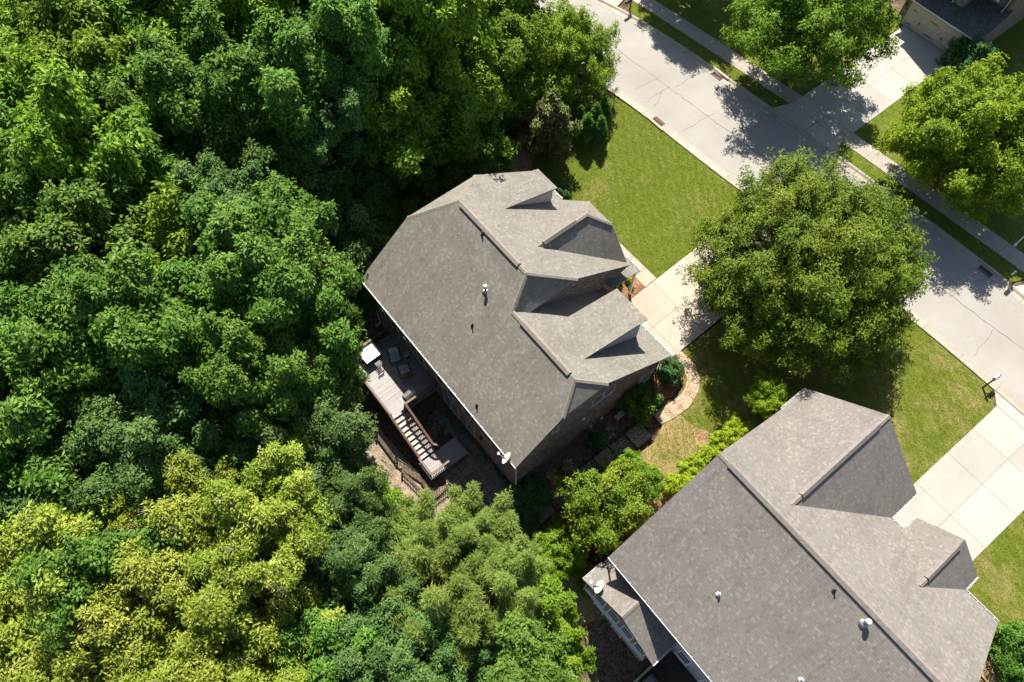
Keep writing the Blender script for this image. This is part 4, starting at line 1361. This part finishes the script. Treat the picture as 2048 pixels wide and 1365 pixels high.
# small things by the house
p = pxg(1010, 992)
t = thing('drain_ring', 'round iron drain ring in the patio at the house corner', 'drain', (p.x, p.y, g(p.x, p.y) + 0.02))
MB().lathe([(0.20, 0.02), (0.20, 0.05), (0.27, 0.05), (0.28, 0.0), (0.28, -0.1)][::-1], n=20).build('rim', M['fence'], t)
MB().lathe([(0.195, 0.0), (0.195, 0.025), (0.01, 0.028)], n=20).build('cover', M['void'], t)
p = pxg(1238, 835)
t = thing('stone_bench', 'small pinkish stone bench against the side wall', 'bench', (p.x, p.y, g(p.x, p.y)), rz=R(3))
MB().box(-0.40, 0.40, -0.19, 0.19, 0.36, 0.44).build('seat', M['bench'], t)
for sx in (-1, 1):
    MB().box(sx * 0.26 - 0.06, sx * 0.26 + 0.06, -0.15, 0.15, -0.03, 0.358).build('leg', M['bench'], t)

# ------------------------------------------------------------------ street furniture
def mailbox(label, loc, rz):
    t = thing('mailbox', label, 'mailbox', loc, 'mailboxes at the kerb', rz)
    MB().box(-0.05, 0.05, -0.05, 0.05, -0.2, 1.28).lathe([(0.07, 1.28), (0.075, 1.31), (0.03, 1.36)], n=8).build('post', M['black_metal'], t)
    MB().bar((-0.18, 0, 0.98), (0.75, 0, 0.98), 0.07, 0.07).bar((0, 0, 0.6), (0.42, 0, 0.96), 0.05, 0.05).build('arm', M['black_metal'], t)
    m = MB()
    prof = [(-0.11, 0)] + [(-0.11 * math.cos(a), 0.14 + 0.11 * math.sin(a)) for a in [math.pi * k / 8 for k in range(9)]] + [(0.11, 0)]
    m.prism([(0.20, y_, 1.02 + z_) for y_, z_ in prof], (0.55, 0, 0))
    bo = m.build('box', M['fascia'] if 'grey' in label else M['black_metal'], t)
    MB().prism([(0.751, y_ * 1.04, 1.015 + z_ * 1.03) for y_, z_ in prof], (0.02, 0, 0)).build('box_door', M['black_metal'], bo)
    MB().box(0.40, 0.44, -0.135, -0.112, 1.1, 1.36).build('flag', M['rust'], bo)
    return t
p = pxg(1967, 774)
mailbox('mailbox with a grey domed box on the kerb beside the pale driveway apron', (p.x - 0.1, p.y, 0.0), R(-2))
p = pxg(2013, 560)
mailbox('black mailbox on the verge by the storm drain past the oak', (p.x + 0.15, p.y, 0.0), R(180))
p = pxg(1257, 22)
mailbox('black mailbox on the verge where the street bends by the woods', (p.x + 0.15, p.y, 0.0), R(185))

def storm_drain(label, x, y, sgn):
    t = thing('storm_drain', label, 'storm drain', (x, y, -0.02), 'storm drains along the kerbs')
    MB().box(-0.24, 0.24, -0.48, 0.48, -0.06, -0.012).build('pit', M['void'], t)
    f = MB().box(-0.28, -0.235, -0.52, 0.52, -0.05, 0.014).box(0.235, 0.28, -0.52, 0.52, -0.05, 0.014).box(-0.234, 0.234, -0.52, -0.475, -0.05, 0.014).box(-0.234, 0.234, 0.475, 0.52, -0.05, 0.014)
    f.build('frame', M['rust'], t)
    for k in range(9):
        yy = -0.42 + k * 0.105
        MB().box(-0.234, 0.234, yy - 0.03, yy + 0.03, -0.01, 0.010).build('grate_bar', M['rust'], t)
    MB().box(-0.02, 0.02, -0.475, 0.475, 0.011, 0.016).build('cross_bar', M['rust'], t)
    MB().box(min(sgn * 0.285, sgn * 0.34), max(sgn * 0.285, sgn * 0.34), -0.9, 0.9, -0.05, 0.085).build('kerb_opening', M['void'], t)
    MB().box(min(sgn * 0.285, sgn * 0.50), max(sgn * 0.285, sgn * 0.50), -0.95, 0.95, 0.0851, 0.13).build('hood', M['kerb'], t)
    return t
storm_drain('rusty storm drain grate beside the front lawn of the middle house', nin(26.5) - 0.24, 26.5, -1)
storm_drain('rusty storm drain grate below the verge trees near the garage driveway', fin(27.1) + 0.24, 27.1, 1)
storm_drain('rusty storm drain grate beside the far mailbox and its verge', fin(1.1) + 0.24, 1.1, 1)
p = pxg(2028, 492)
t = thing('lamp_post', 'slim white post standing in the far lawn by the sidewalk', 'post', (p.x, p.y, g(p.x, p.y)))
MB().lathe([(0.10, -0.1), (0.10, 0.25), (0.055, 0.3), (0.045, 3.6), (0.05, 3.62)], n=12).build('shaft', M['white'], t)
MB().lathe([(0.07, 3.6), (0.14, 3.7), (0.16, 4.0), (0.04, 4.15)], n=12).build('lantern', M['white'], t)
# ================================================================== vegetation
def unit(v):
    return v / np.maximum(np.linalg.norm(v, axis=-1, keepdims=True), 1e-9)
def make_leaves(C, N, rng, nl, ll, lw, spread, droop=0.25, flat=0.6, tint_tuft=0.6):
    """leaf quads around tuft centres C with outward normals N"""
    n = len(C)
    m = n * nl
    C = np.repeat(C, nl, 0)
    N = np.repeat(N, nl, 0)
    tt = np.repeat(rng.random(n), nl)
    rv = unit(rng.normal(size=(m, 3)))
    tang = unit(rv - N * (rv * N).sum(1, keepdims=True))
    d = unit(tang + N * rng.uniform(-0.1, 0.75, (m, 1)) - np.array([0, 0, droop]) * rng.random((m, 1)))
    base = C + tang * spread * rng.random((m, 1)) + N * rng.normal(0, spread * 0.35, (m, 1))
    nr = unit(N * flat + np.array([0, 0, 0.35]) + rng.normal(size=(m, 3)) * 0.45)
    side = unit(np.cross(d, nr))
    nr = np.cross(side, d)
    L = ll * rng.uniform(0.5, 1.4, (m, 1))
    W = lw * rng.uniform(0.7, 1.2, (m, 1))
    V = np.zeros((m, 4, 3))
    V[:, 0] = base
    V[:, 1] = base + d * L * 0.48 + side * W * 0.5 + nr * W * 0.18
    V[:, 2] = base + d * L - nr * L * 0.15
    V[:, 3] = base + d * L * 0.48 - side * W * 0.5 + nr * W * 0.18
    tint = np.clip(tint_tuft * tt + (1 - tint_tuft) * rng.random(m), 0, 1)
    return V, tint

def fib(n, zmin, rng):
    i = np.arange(n) + 0.5
    z = 1 - (1 - zmin) * i / n
    a = i * 2.39996 + rng.random() * 6.28
    r = np.sqrt(np.maximum(0, 1 - z * z))
    return np.stack([r * np.cos(a), r * np.sin(a), z], 1)

def crown(name, seed, Rc=3.2, hf=1.25, nlobe=14, lobe=0.42, tufts=90, nl=9, ll=0.24, lw=0.13, spread=0.26, zmin=-0.45, droop=0.25, shape='round', twigs=0, inner=0.6, jit=0.18, rv_=0.18, plume=0.9, up=0.5, sprigs=9):
    """returns (leaf mesh, branch mesh); origin at the crown centre"""
    rng = np.random.default_rng(seed)
    dirs = fib(nlobe, zmin, rng)
    dirs = unit(dirs + rng.normal(size=dirs.shape) * jit)
    rad = rng.uniform(1 - rv_, 1 + rv_ * 0.75, (nlobe, 1))
    LC = dirs * rad * inner * Rc
    LR = lobe * Rc * rng.uniform(0.75, 1.2, nlobe)
    LC[:, 2] *= hf
    if shape == 'cone':
        zn = (LC[:, 2] / (inner * Rc * hf) + 1) / 2
        k = 1.15 - 0.85 * np.clip(zn, 0, 1)
        LC[:, :2] *= k[:, None]
        LR *= 0.55 + 0.45 * k
    LC = np.vstack([LC, [[0, 0, 0.1 * Rc * hf]]])
    LR = np.append(LR, Rc * 0.45)
    CS, NS, TS = [], [], []
    for c_, r_ in zip(LC, LR):
        ax = unit(np.array(c_) / (Rc * np.array([1, 1, hf])) * 0.9 + np.array([0, 0, up]) + rng.normal(size=3) * 0.25)
        stretch = rng.uniform(1.0, 1.0 + plume)
        nt_ = int(tufts * (r_ / (lobe * Rc)) ** 2)
        d = unit(rng.normal(size=(nt_, 3)))
        d = d[d[:, 2] > -0.7]
        kd = unit(rng.normal(size=(9, 3)) + np.array([0, 0, 0.4]))
        k_ = 0.62 + 0.42 * np.exp((d @ kd.T - 1) * 9).max(1, keepdims=True) * rng.uniform(0.7, 1.15, (len(d), 1))
        k_ *= rng.uniform(0.55, 1.0, (len(d), 1)) ** 0.35
        k_ += np.abs(rng.normal(0, 0.09, (len(d), 1)))
        def place(d, k_):
            t = (d @ ax)[:, None]
            perp = d - t * ax
            return c_ + (ax * t * stretch + perp * (1 - 0.40 * np.clip(t, 0, 1) * min(1, plume))) * r_ * k_
        p_ = [place(d, k_)]
        dd = [d]
        # sprigs standing out of the lobe
        ns = sprigs
        sd = unit(rng.normal(size=(ns, 3)) + ax * 0.7)
        for q_ in range(4):
            jj = unit(sd + rng.normal(size=sd.shape) * 0.08)
            p_.append(place(jj, np.full((ns, 1), 0.95 + 0.13 * q_) * rng.uniform(0.92, 1.06, (ns, 1))))
            dd.append(jj)
        p_ = np.concatenate(p_)
        d = np.concatenate(dd)
        ok = np.ones(len(p_), bool)
        for c2, r2 in zip(LC, LR):
            if (c2 == c_).all():
                continue
            ok &= np.linalg.norm(p_ - c2, axis=1) > r2 * 0.5
        CS.append(p_[ok])
        NS.append(d[ok])
        TS.append(np.full(ok.sum(), rng.random()))
    C = np.concatenate(CS)
    N = np.concatenate(NS)
    N = unit(N + unit(C) * 0.35 + np.array([0, 0, 0.35]))
    V, tint = make_leaves(C, N, rng, nl, ll, lw, spread, droop)
    tint = np.clip(tint * 0.72 + np.repeat(np.concatenate(TS), nl) * 0.28, 0, 1)
    me = np_mesh(name, V, 4, M['lf_green'], tint)
    # limbs from the stem to each lobe
    b = MB()
    o = Vector((0, 0, -0.75 * Rc * hf))
    b.tube(o, (0, 0, 0.35 * Rc * hf), 0.045 * Rc, 0.012 * Rc, 6, False)
    for c_, r_ in zip(LC[:-1], LR[:-1]):
        s_ = Vector((0, 0, -0.75 * Rc * hf + (0.55 + 0.4 * rng.random()) * (c_[2] + 0.75 * Rc * hf) * 0.7))
        e = Vector(c_)
        s_.z = min(s_.z, 0.3 * Rc * hf)
        mid = (s_ + e) / 2 + Vector((0, 0, 0.06 * Rc))
        b.tube(s_, mid, 0.026 * Rc, 0.017 * Rc, 5, False)
        b.tube(mid, e, 0.017 * Rc, 0.007 * Rc, 5, False)
        for _ in range(3):
            t_ = e + Vector(unit(rng.normal(size=3) + np.array(c_) / Rc)) * r_ * 0.85
            b.tube(e, t_, 0.007 * Rc, 0.003 * Rc, 4, False)
        for _ in range(twigs):
            dv = Vector(unit(rng.normal(size=3) * 0.6 + np.array(c_) / Rc * 1.2 + np.array([0, 0, 0.5])))
            s0 = e
            e0 = e + dv * r_ * rng.uniform(1.05, 1.35)
            b.tube(s0, e0, 0.02, 0.008, 4, False)
            for _ in range(3):
                e1 = e0 + Vector(unit(rng.normal(size=3) + np.array(dv) * 1.2)) * 0.45
                b.tube(s0 + (e0 - s0) * rng.uniform(0.7, 0.95), e1, 0.011, 0.005, 3, False)
    return me, b.mesh(name + '_branches', M['bark'])

TRUNK = MB()
for k in range(6):
    z0, z1 = k / 6, (k + 1) / 6
    TRUNK.tube((0.02 * math.sin(k * 2.1), 0.02 * math.cos(k * 1.7), z0), (0.02 * math.sin((k + 1) * 2.1), 0.02 * math.cos((k + 1) * 1.7), z1), 0.085 - 0.045 * z0 + (0.05 if k == 0 else 0), 0.085 - 0.045 * z1, 8, False)
TRUNK_ME = TRUNK.mesh('trunk', M['bark'], True)

def plant(name, label, cat, var, Rc, pos, leafmat, scale, rz, group=None, trunk=True, bark='bark', sz=1.0):
    """pos = crown centre in the world; the thing's empty stands on the ground below it"""
    gz = g(pos[0], pos[1])
    t = thing(name, label, cat, (pos[0], pos[1], gz), group)
    hgt = pos[2] - gz
    me, br = var
    c_ = link('crown', me, t, (0, 0, hgt))
    c_.rotation_euler = (0, 0, rz)
    c_.scale = (scale, scale, scale * sz)
    c_.material_slots[0].link = 'OBJECT'
    c_.material_slots[0].material = M[leafmat]
    if trunk:
        b_ = link('branches', br, t, (0, 0, hgt))
        b_.rotation_euler = (0, 0, rz)
        b_.scale = (scale, scale, scale * sz)
        b_.material_slots[0].link = 'OBJECT'
        b_.material_slots[0].material = M[bark]
        tr = link('trunk', TRUNK_ME, t, (0, 0, -0.15))
        w_ = Rc * scale * 0.62
        tr.scale = (w_, w_, max(0.3, hgt + 0.15))
        tr.rotation_euler = (0, 0, rz)
    return t

VB = [crown('broadleaf_a', 1, tufts=270, nl=8, ll=0.23, lw=0.115, spread=0.16, nlobe=24, lobe=0.29, inner=0.70, hf=1.25, rv_=0.42, jit=0.3, plume=1.0),
      crown('broadleaf_b', 2, tufts=290, nl=8, ll=0.23, lw=0.115, spread=0.16, nlobe=19, lobe=0.33, inner=0.68, hf=1.35, rv_=0.45, jit=0.35, plume=1.1),
      crown('broadleaf_c', 3, tufts=250, nl=8, ll=0.23, lw=0.115, spread=0.16, nlobe=28, lobe=0.26, hf=1.6, inner=0.72, rv_=0.42, jit=0.3, plume=1.1),
      crown('broadleaf_d', 4, tufts=280, nl=8, ll=0.23, lw=0.115, spread=0.16, nlobe=22, lobe=0.31, hf=1.2, inner=0.70, rv_=0.5, jit=0.35, plume=0.9),
      crown('broadleaf_e', 5, tufts=290, nl=8, ll=0.23, lw=0.115, spread=0.16, nlobe=17, lobe=0.35, hf=1.4, inner=0.66, rv_=0.5, jit=0.4, plume=1.2)]
VF = [crown('fine_a', 11, tufts=300, nl=8, ll=0.18, lw=0.09, spread=0.14, nlobe=26, lobe=0.28, inner=0.72, rv_=0.42, jit=0.3, hf=1.1),
      crown('fine_b', 12, tufts=300, nl=8, ll=0.18, lw=0.09, spread=0.14, nlobe=22, lobe=0.31, hf=1.3, inner=0.70, rv_=0.45, jit=0.35)]
VO = [crown('olive_a', 21, tufts=210, nl=8, ll=0.20, lw=0.085, spread=0.17, twigs=2, nlobe=26, lobe=0.27, hf=1.15, inner=0.74, rv_=0.5, jit=0.35, sprigs=14),
      crown('olive_b', 22, tufts=210, nl=8, ll=0.20, lw=0.085, spread=0.17, twigs=3, nlobe=22, lobe=0.29, hf=1.25, inner=0.74, rv_=0.5, jit=0.35, sprigs=14)]
VP = [crown('feather_a', 31, tufts=150, nl=10, ll=0.26, lw=0.04, spread=0.18, droop=-0.6, nlobe=60, lobe=0.15, inner=0.78, jit=0.5, rv_=0.6, twigs=1, plume=2.2, up=0.9, sprigs=16),
      crown('feather_b', 32, tufts=150, nl=10, ll=0.26, lw=0.04, spread=0.18, droop=-0.6, nlobe=66, lobe=0.145, inner=0.78, hf=1.2, jit=0.5, rv_=0.6, twigs=1, plume=2.2, up=0.9, sprigs=16)]

# woodland: crown centre in the photo, radius in photo pixels, kind
WOOD = '''40 50 85 b|150 28 100 r|275 85 100 g|345 20 90 g|62 140 105 r|190 170 100 r|352 128 105 r|470 55 95 r|425 205 100 g|300 235 85 g|40 262 90 g|120 250 75 g|
545 190 95 g|640 240 85 b|630 30 75 d|705 150 90 g|745 35 85 r|860 75 115 r|925 165 85 r|800 205 95 g|905 245 95 g|760 305 85 d|965 50 80 r|1012 140 70 g|840 300 75 d|
930 310 65 d|80 335 105 r|215 368 115 r|60 445 100 g|172 480 110 g|300 415 85 g|385 345 80 d|505 320 85 d|440 430 80 b|640 405 105 b|690 490 80 b|575 485 100 g|
455 525 105 g|335 560 110 r|215 590 105 g|90 560 105 g|40 660 80 d|130 690 95 g|300 690 115 g|430 665 110 g|560 610 105 g|596 706 98 g|515 765 95 g|60 760 90 d|
195 800 90 d|390 820 105 b|500 880 105 b|615 880 90 b|650 955 80 b|285 900 100 b|135 900 110 g|50 985 95 b|175 1020 90 b|300 1000 95 b|425 955 95 b|
590 800 80 g|700 415 60 d|640 560 75 d|545 985 78 o|400 1045 95 o|545 1075 95 o|675 1045 78 o|90 1120 105 o|235 1135 100 g|385 1165 100 o|520 1180 95 o|640 1150 80 b|
50 1250 100 o|185 1265 105 o|320 1290 105 o|450 1290 100 o|585 1290 95 o|130 1350 100 o|380 1370 90 o|520 1380 90 o|720 1215 80 b|705 1120 70 b|690 1320 85 g|765 1330 85 b|790 1180 75 f|
860 1115 85 p|950 1090 80 p|905 1215 95 p|1000 1180 80 p|850 1300 85 b|960 1315 85 f|1075 1235 70 r|1060 1340 80 g|1120 1310 50 r|748 1012 58 r|700 1000 60 b|632 722 48 g|672 765 65 g|
0 350 90 g|0 860 90 d|0 1060 90 o|700 610 50 d|870 335 70 u|950 312 65 u|962 275 60 u|982 205 55 u|815 375 65 u|762 440 60 u|735 470 55 u|1000 20 80 g'''
KN = {'g': ('lf_green', VB, 'tall mid-green woodland tree', 10.5),
      'r': ('lf_bright', VB, 'tall bright green woodland tree', 11.0),
      'b': ('lf_blue', VF, 'dull blue-green woodland tree', 9.5),
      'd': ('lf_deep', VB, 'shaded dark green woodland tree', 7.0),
      'o': ('lf_olive', VO, 'yellow-olive woodland tree with bare twigs', 9.0),
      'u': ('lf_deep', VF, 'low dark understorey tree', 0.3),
      'p': ('lf_pine', VP, 'feathery light green evergreen tree', 6.5),
      'f': ('lf_blue', VF, 'dense fine-leaved green tree', 7.0)}
GRP = {'g': 'mid-green woodland trees', 'r': 'bright green woodland trees', 'b': 'blue-green woodland trees', 'd': 'shaded woodland trees', 'u': 'low understorey trees', 'o': 'yellow-olive woodland trees', 'p': 'feathery evergreens', 'f': 'fine-leaved trees'}
NAME = {'g': 'broadleaf_tree', 'r': 'broadleaf_tree', 'b': 'broadleaf_tree', 'd': 'understorey_tree', 'u': 'understorey_tree', 'o': 'olive_tree', 'p': 'evergreen_tree', 'f': 'broadleaf_tree'}
NAME['o'] = 'locust_tree'
SPECIAL = {(748, 1012): 'small lime-green tree at the patio fence', (632, 722): 'small tree beside the white deck table', (672, 765): 'green tree leaning over the long edge of the deck',
           (1075, 1235): 'bright green tree beside the back lawn of the porch house', (1120, 1310): 'small bright green tree at the edge of the back lawn'}
wr = random.Random(17)
WL = [(float(a.split()[0]), float(a.split()[1]), a.split()[3]) for a in WOOD.replace('\n', '').split('|')]
NBT = {'d': 'beside a dark hollow', 'u': 'above low understorey', 'o': 'bordering yellow-olive crowns', 'r': 'by a bright green crown', 'b': 'by a blue-green crown', 'g': 'by a mid-green crown', 'p': 'by a feathery evergreen', 'f': 'by a fine-leaved crown'}
def NEIGH(x, y):
    me_ = [k for a, b, k in WL if a == x and b == y][0]
    ks = sorted((math.hypot(a - x, b - y), k) for a, b, k in WL if k != me_)
    return NBT[ks[0][1]] if ks[0][0] < 150 else 'among its own kind'
for it in WOOD.replace('\n', '').split('|'):
    x, y, r_, k = it.split()
    x, y, r_ = float(x), float(y), float(r_)
    mat, VV, lab, zc = KN[k]
    near = x > 640 and 330 < y < 1050
    z = zc + wr.uniform(-2.0, 2.0) - (2.5 if near else 0)
    if x > 720 and 270 < y < 400:
        z = 2.5 + wr.uniform(-0.5, 0.5)
    if 950 < x < 1040 and y < 200:
        z = 4.5
    if 600 < x < 720 and 330 < y < 640:
        z = 2.2 + wr.uniform(-0.4, 0.4)
    if k == 'u':
        z = zc
    if (int(x), int(y)) in SPECIAL:
        lab = SPECIAL[(int(x), int(y))]
        z = 1.5 if x < 660 else 3.0
    while z > 0.4:
        P = px(x, y, z)
        rm = r_ * (Vector((0, 0, CAM_H)) - P).length / FPX * 1.12
        k1 = 0.74 * max(0, z + 0.6 * rm - 4.0)
        hit = False
        for kk in (0.0, k1 * 0.5, k1):
            sx, sy = P.x + SDX * kk, P.y + SDY * kk
            if math.hypot(max(8.2 - sx, 0, sx - 23.6), max(10 - sy, 0, sy - 27.2)) < rm * 0.95:
                hit = True
        if not hit:
            break
        z -= 0.5
    P = px(x, y, z)
    dep = (Vector((0, 0, CAM_H)) - P).length
    rm = r_ * dep / FPX * 1.12
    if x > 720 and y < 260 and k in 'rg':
        mat = 'lf_lightened' if k == 'r' else 'lf_bright'  # back-lit crowns get lighter leaf colours in place of sunlight
    vi = wr.randrange(len(VV))
    var = VV[vi]
    if (int(x), int(y)) not in SPECIAL:
        hx = max(8.4 - P.x, 0, P.x - 23.4)
        hy = max(10 - P.y, 0, P.y - 27)
        dh = math.hypot(hx, hy)
        lab += ', nearest the brown brick house' if dh < 5.5 else ', close behind the brown brick house' if dh < 10 else ''
        nb = NEIGH(x, y)
        if nb:
            lab += ', ' + nb
        lab = {'g': ('round-topped ', 'plumed ', 'narrow ', 'ragged ', 'lumpy '), 'o': ('loose ', 'dense ')}.get({'r': 'g', 'd': 'g'}.get(k, k), ('spreading ', 'upright '))[vi] + lab
        if rm > 3.4 and k != 'd':
            lab = 'wide ' + lab
    if len(lab.split()) > 16:
        lab = lab.replace(', ' + nb, '')
    plant(NAME[k], lab, 'tree', var, 3.2, P, mat, rm / 3.2, wr.uniform(0, 6.28), None if (int(x), int(y)) in SPECIAL else GRP[k], bark='bark_pale' if k == 'o' else 'bark', sz=wr.uniform(0.9, 1.15))

# street and garden trees
OAK = [crown('oak_a', 41, Rc=6.6, hf=0.80, nlobe=150, lobe=0.150, tufts=165, nl=8, ll=0.165, lw=0.072, spread=0.15, inner=0.86, zmin=-0.35, jit=0.07, rv_=0.14, plume=0.9, sprigs=14),
       crown('oak_b', 42, Rc=5.6, hf=0.85, nlobe=100, lobe=0.175, tufts=120, nl=8, ll=0.21, lw=0.10, spread=0.17, inner=0.84, zmin=-0.35, jit=0.10, rv_=0.2, plume=0.9, sprigs=14),
       crown('oak_c', 43, Rc=5.6, hf=0.85, nlobe=70, lobe=0.19, tufts=115, nl=8, ll=0.21, lw=0.10, spread=0.17, inner=0.80, zmin=-0.35, jit=0.15, rv_=0.3, plume=0.8, sprigs=14)]
P = px(1612, 540, 3.5)
plant('oak_tree', 'huge round olive-green oak spreading over the street and the concrete drive', 'tree', OAK[0], 6.6, P, 'lf_oak', 1.06, 0.4)
P = px(1925, 300, 4.2) + Vector((1.0, 0, 0))
plant('oak_tree', 'large yellow-green tree on the far lawn right of the garage driveway', 'tree', OAK[1], 5.6, P, 'lf_oak2', 0.95, 1.4)
P = px(1592, 62, 5.2) + Vector((1.1, 0.0, 0))
plant('oak_tree', 'large green tree on the far lawn left of the garage driveway', 'tree', OAK[2], 5.6, P, 'lf_bright', 1.02, 3.3)
P = px(1372, -98, 5.0) + Vector((1.9, 0.0, 0))
plant('oak_tree', 'green tree over the far sidewalk at the upper verge', 'tree', OAK[1], 5.6, P, 'lf_bright', 0.8, 2.3)
P = px(1130, 116, 2.9)
plant('oak_tree', 'yellow-green tree where the woods meet the street, above the columnar evergreens', 'tree', OAK[2], 5.6, P, 'lf_oak2', 0.72, 5.0)
MAG = crown('magnolia', 51, Rc=2.0, hf=1.7, nlobe=22, lobe=0.30, tufts=70, nl=8, ll=0.24, lw=0.11, spread=0.16, shape='cone', inner=0.72)
P = px(1102, 262, 2.2)
plant('magnolia_tree', 'dark glossy conical magnolia behind the front lawn', 'tree', MAG, 2.0, P, 'lf_magnolia', 1.15, 0.3)
DOG = crown('dogwood', 52, Rc=3.0, hf=0.75, nlobe=26, lobe=0.27, tufts=120, nl=9, ll=0.17, lw=0.09, spread=0.18, inner=0.76)
P = px(1212, 1015, 0.6)
plant('dogwood_tree', 'spreading green dogwood beside the stepped path', 'tree', DOG, 3.0, P, 'lf_oak', 0.92, 1.0)
P = px(1290, 965, -0.4)
plant('dogwood_tree', 'brighter green small tree between the stepped path and the worn lawn', 'tree', DOG, 3.0, P, 'lf_bright', 0.42, 2.2)
P = px(1256, 940, -0.3)
plant('dogwood_tree', 'light green bush at the landing end of the cobbled path', 'tree', DOG, 3.0, P, 'lf_bright', 0.40, 4.2)
P = px(1540, 800, 1.3)
plant('dogwood_tree', 'small glossy green tree at the corner of the grey roof', 'tree', DOG, 3.0, P, 'lf_oak2', 0.50, 0.2)

# shrubs
SH = [crown('shrub_a', 61, Rc=1.2, hf=0.9, nlobe=22, lobe=0.30, tufts=42, nl=8, ll=0.11, lw=0.06, spread=0.1, inner=0.74, zmin=-0.6),
      crown('shrub_b', 62, Rc=1.2, hf=0.8, nlobe=18, lobe=0.34, tufts=50, nl=8, ll=0.13, lw=0.06, spread=0.11, inner=0.7, zmin=-0.6)]
def shrub(label, x, y, zc, r_, mat, k=0, group=None, sz=1.0, name='shrub'):
    z = zc
    for _ in range(8):
        p = px(x, y, z)
        z = g(p.x, p.y) + zc
    p = px(x, y, z)
    return plant(name, label, 'shrub', SH[k], 1.2, p, mat, r_ / 1.2, (x * 7.3) % 6.28, group, trunk=False, sz=sz)
shrub('round clipped dark green shrub at the drive corner by the downspout', 1338, 742, 0.75, 0.95, 'lf_holly')
shrub('large loose green shrub against the side wall under the double window', 1281, 806, 1.0, 1.25, 'lf_green', 1)
shrub('low dark shrub beside the yucca near the meters', 1192, 882, 0.4, 0.6, 'lf_holly', 1)
shrub('broad shaded shrub at the rear house corner', 1062, 990, 0.8, 1.15, 'lf_holly', 1)
shrub('shaded shrub at the foot of the stepped path', 1050, 1035, 0.6, 0.8, 'lf_deep', 0)
for i, (x, y) in enumerate(((1478, 862), (1456, 880), (1430, 902), (1402, 930), (1375, 952), (1352, 975))):
    shrub('vivid lime-green shrub in the hedge along the porch house', x, y, 0.7, 0.85, 'lf_lime', i % 2, 'lime hedge shrubs along the grey roof')
for i, (x, y, r_) in enumerate(((1140, 1070, 0.9), (1105, 1090, 1.0), (1082, 1122, 0.9), (1152, 1100, 0.8), (1085, 1165, 1.0), (1110, 1130, 0.9))):
    shrub('bright green shrub between the feathery evergreens and the dogwood', x, y, 1.9, r_ * 1.15, 'lf_lightened', i % 2, 'shrubs below the stepped path')  # lightened leaf colour offsets the shade on these shrubs
shrub('round dark green shrub in front of the garage across the street', 1936, 116, 1.3, 1.7, 'lf_holly', 1)
shrub('big glossy shrub at the bare corner of the right-hand house', 2022, 1290, 1.0, 1.3, 'lf_green', 1)
shrub('glossy shrub behind the corner shrub of the right-hand house', 2045, 1345, 0.9, 1.1, 'lf_green', 0)
shrub('little yellow shrub in the mulch bed by the porch', 1258, 557, 0.25, 0.33, 'lf_yellow')
shrub('tiny dark shrub alone on the mulch bed', 1262, 577, 0.15, 0.20, 'lf_holly')
shrub('tiny dark shrub below the yellow one', 1256, 566, 0.15, 0.20, 'lf_holly', 1)
shrub('potted green shrub on the porch steps', 1235, 568, 0.3, 0.35, 'lf_green')
shrub('dark clipped shrub at the front corner under the upper dormer', 1120, 388, 0.7, 0.75, 'lf_holly')
shrub('straggly shrub in the pine straw by the back lawn', 1150, 1135, 0.5, 0.7, 'lf_oak2', 1)
shrub('straggly shrub at the white gutter of the porch', 1176, 1180, 0.5, 0.6, 'lf_oak2', 0)

# columnar evergreens
ARB = crown('arborvitae', 71, Rc=0.62, hf=3.6, nlobe=30, lobe=0.52, tufts=34, nl=9, ll=0.13, lw=0.04, spread=0.07, droop=-0.6, shape='cone', inner=0.62)
for i, (x, y, s_) in enumerate(((1172, 262, 1.0), (1190, 245, 1.05), (1206, 228, 0.95), (1200, 262, 0.9), (1158, 240, 0.85))):
    P = px(x, y, 0.9)
    plant('columnar_evergreen', 'narrow pointed columnar evergreen in the clump at the lawn edge', 'shrub', ARB, 0.62, P, 'lf_green', s_, i * 1.3, 'columnar evergreens at the lawn edge', trunk=False)

# yuccas: rosettes of stiff leaves
def yucca(label, x, y, r_):
    rng = np.random.default_rng(int(x))
    p = pxg(x, y)
    t = thing('yucca_plant', label, 'yucca', (p.x, p.y, g(p.x, p.y)), 'yuccas in the side bed')
    n = 70
    a = rng.random(n) * 6.283
    el = rng.uniform(0.15, 1.3, n)
    d = np.stack([np.cos(a) * np.cos(el), np.sin(a) * np.cos(el), np.sin(el)], 1)
    s_ = np.stack([-np.sin(a), np.cos(a), np.zeros(n)], 1)
    L = rng.uniform(0.75, 1.1, (n, 1)) * r_
    b_ = np.array([0, 0, 0.08])
    V = np.zeros((n, 4, 3))
    V[:, 0] = b_
    V[:, 1] = b_ + d * L * 0.45 + s_ * 0.035
    V[:, 2] = b_ + d * L + np.array([0, 0, -0.08])
    V[:, 3] = b_ + d * L * 0.45 - s_ * 0.035
    link('leaf_rosette', np_mesh('leaf_rosette', V, 4, M['lf_yucca'], rng.random(n)), t)
    MB().lathe([(0.09, -0.05), (0.08, 0.1), (0.03, 0.16)], n=8).build('stem', M['bark'], t)
yucca('pale spiky yucca in the side bed near the stone bench', 1218, 866, 0.62)
yucca('shaded spiky yucca in the side bed nearer the rear corner', 1135, 932, 0.6)
